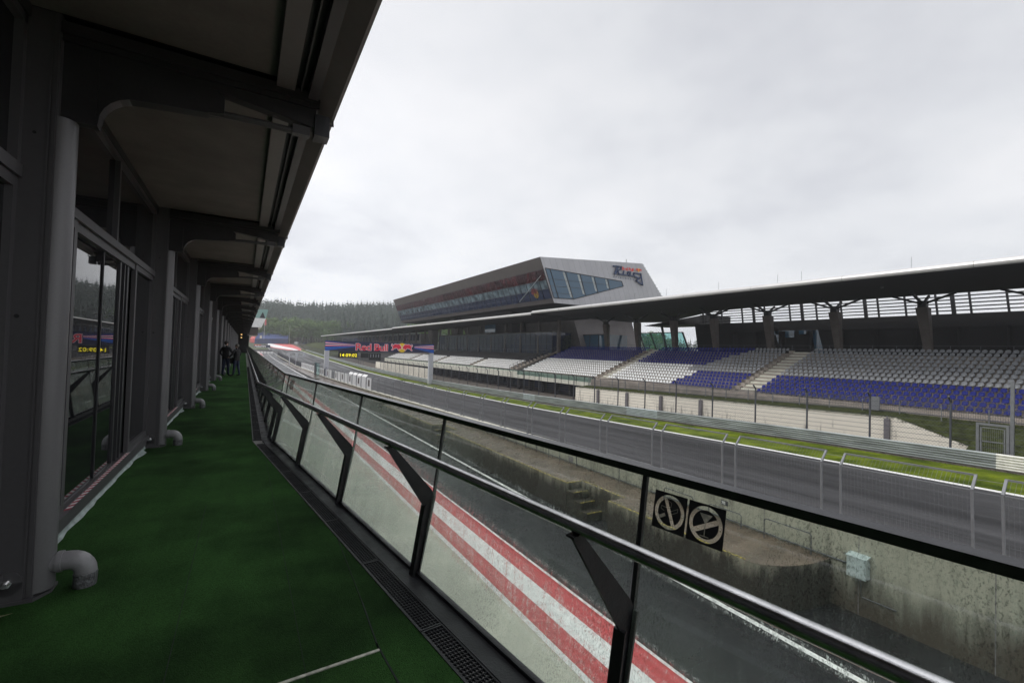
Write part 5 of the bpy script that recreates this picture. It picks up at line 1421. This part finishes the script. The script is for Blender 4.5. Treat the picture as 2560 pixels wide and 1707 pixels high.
for x in (10.2, 26.2): mb.hexa([(x,419.8,4.35),(x+1.5,419.8,4.45),(x+1.9,436,10.2),(x+.4,436,10.4)], [(x,419.8,4.6),(x+1.5,419.8,4.7),(x+1.9,436,10.45),(x+.4,436,10.65)])
own(mb.build('stairs', mt['tier']), bst)
mb = MB(); mb.hexa([(3.5,428,1),(6.8,424,1),(6.8,424,4.2),(3.5,428,4.2)],[(4.2,430,2),(7,426,2),(8.5,430,9.5),(6.5,433,9.5)]); own(mb.build('red_white_side', mt['run_red']), bst)
bo = thing('advertising_board', 'long dark blue advertising board with white letters BULLETIN at pit exit', 'board', (10, 330, -3.4))
mb = MB(); mb.box(5.0,14.1,329.8,330.2,-1.9,-.35); own(mb.build('panel', mt['navy']), bo)
mb = MB(); mb.box(5.0,9,329.7,329.8,-.75,-.33); own(mb.build('red_corner', mt['signred']), bo)
o = text_mesh('lettering', 'BULLETIN', 1.5, mt['lwhite'], 0, .05, 'LEFT', .9, .25)
w = max(v.co.x for v in o.data.vertices)-min(v.co.x for v in o.data.vertices)
for v_ in o.data.vertices: v_.co.x *= 6.4/w
place(o, (5.3,329.66,-1.78), (1,0,0), (0,0,1), bo)
for i, (x, y, h, lab) in enumerate(((13.2,420,20.5,'slim white flagpole with red flag behind the blue grandstand'),(32.2,425,15.5,'thin pale lamp mast at the right end of the blue grandstand'))):
    p = thing('flagpole' if i == 0 else 'lamp_mast', lab, 'flagpole' if i == 0 else 'mast', (x, y, 0))
    mb = MB(); mb.tube([(x,y,0),(x,y,h)], [.14,.09], 6); own(mb.build('pole', mt['white']), p)
    mb = MB()
    if i == 0: mb.box(x+.1,x+1.3,y-.03,y+.03,h-5,h-.3); own(mb.build('flag', mt['run_red']), p)
    else: mb.box(x-.5,x+.5,y-.2,y+.2,h-.3,h); own(mb.build('lamp_head', mt['galv']), p)
# small huts and a parked vehicle by the run-off
hu = thing('marshal_hut', 'tiny white hut beyond the gravel right of the blue grandstand', 'hut', (37, 428, 1))
mb = MB(); mb.box(36.4,39.4,427,430,.8,3.0); own(mb.build('walls', mt['white']), hu)
mb = MB(); mb.prism([(36.1,3.0),(39.7,3.0),(37.9,3.8)], lambda x, z, y: (x, y, z), 426.8, 430.2); own(mb.build('roof', mt['alu']), hu)
cr_ = thing('parked_car', 'dark car standing on the far edge of the run-off', 'car', (44, 415, .5))
mb = MB(); mb.prism([(41.6,.9),(46.4,.9),(46.3,1.6),(45.3,1.75),(44.6,2.4),(42.9,2.4),(42.1,1.7),(41.6,1.6)], lambda x, z, y: (x, y, z), 414, 415.8); own(mb.build('body', mt['signblue']), cr_)
mb = MB(); mb.prism([(42.4,1.75),(44.9,1.75),(44.4,2.3),(43.0,2.3)], lambda x, z, y: (x, y, z), 413.98, 414.0); own(mb.build('windows', mt['black']), cr_)
for x in (42.5, 45.4):
    mb = MB(); mb.tube([(x,413.9,.95),(x,414.2,.95)], .36, 12); own(mb.build('wheel', mt['black']), cr_)
# pit exit clutter: low barrier, parked trailer shape, pale canopy
pe = thing('pit_exit_barrier', 'low pale barrier with white blocks across the pit exit', 'barrier', (9, 235, -5.6))
mb = MB()
for k in range(7): mb.box(2.6+1.5*k, 3.9+1.5*k, 268, 268.6, zp(268), zp(268)+1.2)
own(mb.build('blocks', mt['white']), pe)
mb = MB(); mb.box(1.0,12.5,270,270.2,zp(270)+.2,zp(270)+1.9); own(mb.build('panel_fence', mt['galv_dk']), pe)
# right-hand side beyond the gantry: banked grass and barriers
mb = MB()
for y0, y1 in zip(frange(120, 400, 14), frange(120, 400, 14)[1:]):
    q = [(xg(y0)+1.0, zt(y0)+.1),(xg(y0)+7,zt(y0)+1.2),(xg(y0)+14,zt(y0)+2.6),(70,zt(y0)+3)]; r_ = [(xg(y1)+1.0, zt(y1)+.1),(xg(y1)+7,zt(y1)+1.2),(xg(y1)+14,zt(y1)+2.6),(70,zt(y1)+3)]
    if y0 < 245: continue
    for i in range(3): mb.quad((q[i][0],y0,q[i][1]),(q[i+1][0],y0,q[i+1][1]),(r_[i+1][0],y1,r_[i+1][1]),(r_[i][0],y1,r_[i][1]))
tag(mb.build('grass_bank', mt['bank']), kind='structure')
ff_ = thing('far_debris_fence', 'grey far debris fence following the bank beyond the gantry', 'fence', (37, 260, -5))
mb = MB()
for y in frange(166, 400, 4): mb.bar((xg(y)+1.3,y,zt(y)),(xg(y)+1.3,y,zt(y)+3.3),.12)
for k in range(8):
    for a, b in zip(frange(166,400,12), frange(166,400,12)[1:]): mb.bar((xg(a)+1.3,a,zt(a)+.6+.36*k),(xg(b)+1.3,b,zt(b)+.6+.36*k),.05)
own(mb.build('posts_and_wires', mt['galv_dk']), ff_)

# --- terrain
RIDGE = [(-90,30),(-15,46),(0,49),(3,54),(4.5,51),(8,52.5),(12,56),(16,59),(24,60),(36,57),(43,52),(46.5,30),(52,16),(70,14),(180,14)]
def sm(a, b, x): t = max(0, min(1, (x-a)/(b-a))); return t*t*(3-2*t)
def hill(x, y):
    r = math.hypot(x, y); th = math.degrees(math.atan2(x, y))
    base = zt(min(max(y, -40), 430)) - .45 if r < 470 else .8
    if x > 64 and y < 420: base = min(base, -1) if y > 300 else -7.5+ (0 if y < 0 else y*.02)
    return base + (interp(RIDGE, th)-19)*sm(425, 600, r) + (4 + (interp(RIDGE, th)-19)*.25)*sm(620, 900, r)
gx = [-260,-160,-80,-40,-20,-8,4,14,26,38,50,64]+list(range(80, 1000, 22)); gy = [-200,-120,-60,-40]+list(range(-20, 440, 20))+list(range(440, 980, 22))
mb = MB()
pts = [[(x, y, hill(x, y)) for x in gx] for y in gy]
for j in range(len(gy)-1):
    for i in range(len(gx)-1): mb.quad(pts[j][i], pts[j][i+1], pts[j+1][i+1], pts[j+1][i])
tag(mb.build('ground', mt['ground'], smooth=True), kind='structure')

# --- trees
def spruce(mb, base, h, rg, tiers_=9, arms=7, mi=0):
    rad = h*rg.uniform(.20,.27)
    for k in range(tiers_):
        t = k/(tiers_-1); z = h*(.12+.86*t); r = rad*(1-t)**.85*rg.uniform(.75,1.2)+h*.006
        a0 = rg.random()*6.28
        for i in range(arms):
            a = a0+2*PI*i/arms+rg.uniform(-.25,.25); l = r*rg.uniform(.7,1.2); w = l*rg.uniform(.42,.62); c, s = math.cos(a), math.sin(a)
            top = (base[0], base[1], base[2]+z+h*.06)
            e = (base[0]+c*l, base[1]+s*l, base[2]+z-h*.045*rg.uniform(.5,1.6))
            m1 = (base[0]+c*l*.55-s*w, base[1]+s*l*.55+c*w, base[2]+z-h*.02); m2 = (base[0]+c*l*.55+s*w, base[1]+s*l*.55-c*w, base[2]+z-h*.02)
            mb.add([top, m1, e, m2], [(0,1,2,3)], mi)
    mb.add([(base[0]-h*.01,base[1],base[2]+h*.9),(base[0]+h*.01,base[1],base[2]+h*.9),(base[0],base[1],base[2]+h*1.0)], [(0,1,2)], mi)
rg = random.Random(21); mb = MB(); cnt = 0
def polar(r, th): a = R(th); return r*math.sin(a), r*math.cos(a)
while cnt < 3000:
    th = rg.uniform(-9, 62); r = rg.triangular(466, 650, 490)
    if th > 50 and rg.random() < .5: continue
    x, y = polar(r, th); h = rg.uniform(17, 22) if r < 560 else rg.uniform(14, 22)
    if rg.random() < .02: h *= 1.12
    spruce(mb, (x, y, hill(x, y)-.5), h, rg, 8 if r < 540 else 6, 6); cnt += 1
for _ in range(1100):
    th = rg.uniform(-7, 25); r = rg.uniform(572, 640); x, y = polar(r, th); spruce(mb, (x, y, hill(x, y)-.5), rg.uniform(15.5, 19.5), rg, 6, 6)
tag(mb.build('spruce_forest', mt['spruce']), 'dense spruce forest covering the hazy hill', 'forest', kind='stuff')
def single(name, label, cat, group, mesh_c, mesh_t, x, y, s, rz):
    o = bpy.data.objects.new(name, None); C.objects.link(o); o.location = (x, y, hill(x, y)-.3); o.scale = (s*rg.uniform(.9,1.1), s*rg.uniform(.9,1.1), s); o.rotation_euler = (0,0,rz)
    tag(o, label, cat, group)
    for nm, me in (('crown', mesh_c), ('trunk', mesh_t)):
        c = bpy.data.objects.new(nm, me); C.objects.link(c); c.parent = o
    return o
tm = []
for q in range(3):
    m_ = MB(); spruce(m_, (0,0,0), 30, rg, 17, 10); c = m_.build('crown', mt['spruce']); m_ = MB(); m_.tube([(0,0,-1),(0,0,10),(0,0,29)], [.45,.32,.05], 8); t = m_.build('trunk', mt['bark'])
    tm.append((c.data, t.data)); bpy.data.objects.remove(c); bpy.data.objects.remove(t)
SG = 'tall dark spruces standing in front of the forest'
for i, (th, r, h) in enumerate(((10.0,430,31),(10.7,438,26),(11.5,432,32),(12.2,445,30),(12.9,428,29),(13.5,440,27),(14.2,430,36),(14.9,436,31),(15.6,442,30),(16.3,430,33),(17.0,440,30),(18,434,32),(19.2,430,30),(20.6,440,31),(9.2,446,22))):
    x, y = polar(r, th); single('spruce_tree', 'tall dark spruce standing before the forest, left of the control tower', 'tree', SG, *tm[i % 3], x, y, (h+2-hill(x, y))/30*1.0, rg.random()*6)
lm = []
def broad(rg, h):
    m_ = MB(); cl = [(Vector((rg.gauss(0,h*.16), rg.gauss(0,h*.16), h*rg.uniform(.35,.9))), h*rg.uniform(.11,.2)) for _ in range(13)]
    for c, r_ in cl:
        for _ in range(75):
            d = Vector((rg.gauss(0,1),rg.gauss(0,1),rg.gauss(0,1))).normalized(); p = c + d*r_*rg.uniform(.7,1.08)
            u = d.orthogonal().normalized()*h*rg.uniform(.018,.034); v = d.cross(u)*rg.uniform(.6,1)
            tl_ = d*h*rg.uniform(-.012,.012)
            m_.quad(p-u+tl_, p-v, p+u-tl_, p+v)
    c = m_.build('crown', mt['decid']); m_ = MB(); m_.tube([(0,0,-1),(.1,0,h*.3),(0,.1,h*.7)], [h*.025,h*.02,h*.008], 8)
    for k in range(5):
        a = k*1.3; m_.tube([(0,0,h*(.25+.07*k)),(math.cos(a)*h*.16,math.sin(a)*h*.16,h*(.45+.08*k))], [h*.010,h*.004], 6)
    t = m_.build('trunk', mt['bark']); d_ = (c.data, t.data); bpy.data.objects.remove(c); bpy.data.objects.remove(t); return d_
lm = [broad(rg, 15) for _ in range(4)]
BGp = 'light green broadleaf trees at the foot of the wooded hill'
for i in range(46):
    th = .6 + 9.6*((i*.618) % 1); r = rg.uniform(428, 462)
    x, y = polar(r, th); single('broadleaf_tree', 'light green broadleaf tree at the foot of the hill behind the blue grandstand', 'tree', BGp, *lm[i % 4], x, y, rg.uniform(.95,1.5), rg.random()*6)
for i in range(18):
    th = rg.uniform(26, 49); r = rg.uniform(415, 470); x, y = polar(r, th)
    single('broadleaf_tree', 'hazy broadleaf tree glimpsed beneath the grandstand roof', 'tree', 'trees glimpsed beneath the grandstand roof', *lm[i % 4], x, y, rg.uniform(1.2,1.9), rg.random()*6)
for i in range(8):
    th = rg.uniform(19, 27); x, y = polar(rg.uniform(240, 300), th)
    single('broadleaf_tree', 'green tree visible through the gap below the control tower', 'tree', 'trees visible below the control tower', *lm[i % 4], x, y, rg.uniform(1.0,1.4), rg.random()*6)

# ================================================================ HAZE, SKY, SUN, CAMERA
mb = MB(); mb.box(-275, 1010, -215, 985, -12, 110)
hz_ = mb.build('haze', [bpy.data.materials.new('haze_air')])
hm = hz_.data.materials[0]; hm.use_nodes = True; N = hm.node_tree.nodes; L = hm.node_tree.links
N.remove(N['Principled BSDF']); pv = N.new('ShaderNodeVolumePrincipled'); pv.inputs['Color'].default_value = (.88,.91,.95,1); pv.inputs['Density'].default_value = HAZE
pv.inputs['Anisotropy'].default_value = .2
L.new(pv.outputs[0], N['Material Output'].inputs['Volume']); tag(hz_, kind='stuff')

w = bpy.data.worlds.new('World'); bpy.context.scene.world = w; w.use_nodes = True
N, L = w.node_tree.nodes, w.node_tree.links; bg = N['Background']
SUN_EL, SUN_AZ = R(50), R(-72)
sky = N.new('ShaderNodeTexSky'); sky.sky_type = 'NISHITA'; sky.sun_disc = False; sky.sun_elevation = SUN_EL; sky.sun_rotation = SUN_AZ
sky.air_density = 1; sky.dust_density = 4; sky.ozone_density = 1
tc = N.new('ShaderNodeTexCoord').outputs['Generated']
s = N.new('ShaderNodeSeparateXYZ'); L.new(tc, s.inputs[0])
# flat cloud deck: project the view direction on a plane overhead
dv = N.new('ShaderNodeVectorMath'); dv.operation = 'DIVIDE'; cz = N.new('ShaderNodeCombineXYZ')
mx = N.new('ShaderNodeMath'); mx.operation = 'MAXIMUM'; mx.inputs[1].default_value = 0; L.new(s.outputs[2], mx.inputs[0])
pl = N.new('ShaderNodeMath'); pl.operation = 'ADD'; pl.inputs[1].default_value = .22; L.new(mx.outputs[0], pl.inputs[0])
for k in range(3): L.new(pl.outputs[0], cz.inputs[k])
L.new(tc, dv.inputs[0]); L.new(cz.outputs[0], dv.inputs[1])
n1 = noise(N, L, dv.outputs[0], .9, 7, None, .5); n2 = noise(N, L, dv.outputs[0], 2.6, 6, None, .55)
cl = mixc(N, L, .35, n1, n2)
cc = ramp(N, L, cl, [(.36, (6.2,6.3,6.75)), (.50, (7.6,7.7,8.0)), (.64, (8.5,8.5,8.7))])
zen = ramp(N, L, s.outputs[2], [(0, 1.15), (.22, 1.05), (.62, .90), (.95, ZEN)])
cc2 = mixc(N, L, 1.0, cc, zen, 'MULTIPLY')
dt = N.new('ShaderNodeVectorMath'); dt.operation = 'DOT_PRODUCT'; dt.inputs[1].default_value = (.97,.22,.12); L.new(tc, dt.inputs[0])
cc2 = mixc(N, L, 1.0, cc2, ramp(N, L, dt.outputs['Value'], [(.40, 1.0), (.98, .84)]), 'MULTIPLY')   # thicker cloud to one side
cc3 = mixc(N, L, .93, sky.outputs[0], cc2)
L.new(cc3, bg.inputs[0]); bg.inputs[1].default_value = SKYS
sl = bpy.data.lights.new('sun', 'SUN'); sl.energy = SUNE; sl.angle = R(25); sl.color = (1,.97,.93)
so = bpy.data.objects.new('sun', sl); C.objects.link(so)
sd = Vector((math.sin(SUN_AZ)*math.cos(SUN_EL), math.cos(SUN_AZ)*math.cos(SUN_EL), math.sin(SUN_EL)))
so.rotation_euler = sd.to_track_quat('Z', 'Y').to_euler()
cam = bpy.data.cameras.new('camera'); cam.lens = 16.003; cam.sensor_width = 36; cam.clip_start = .05; cam.clip_end = 5000
co = bpy.data.objects.new('camera', cam); C.objects.link(co)
m = Matrix((CAMR, CAMU, -CAMF)).transposed().to_4x4(); co.matrix_world = m
sc = bpy.context.scene; sc.camera = co
sc.view_settings.view_transform = 'Standard'; sc.view_settings.look = 'None'; sc.view_settings.exposure = EXPO; sc.view_settings.gamma = 1
sc.cycles.max_bounces = 8; sc.cycles.transparent_max_bounces = 16; sc.cycles.volume_bounces = 1
try: sc.cycles.use_denoising = True
except Exception: pass
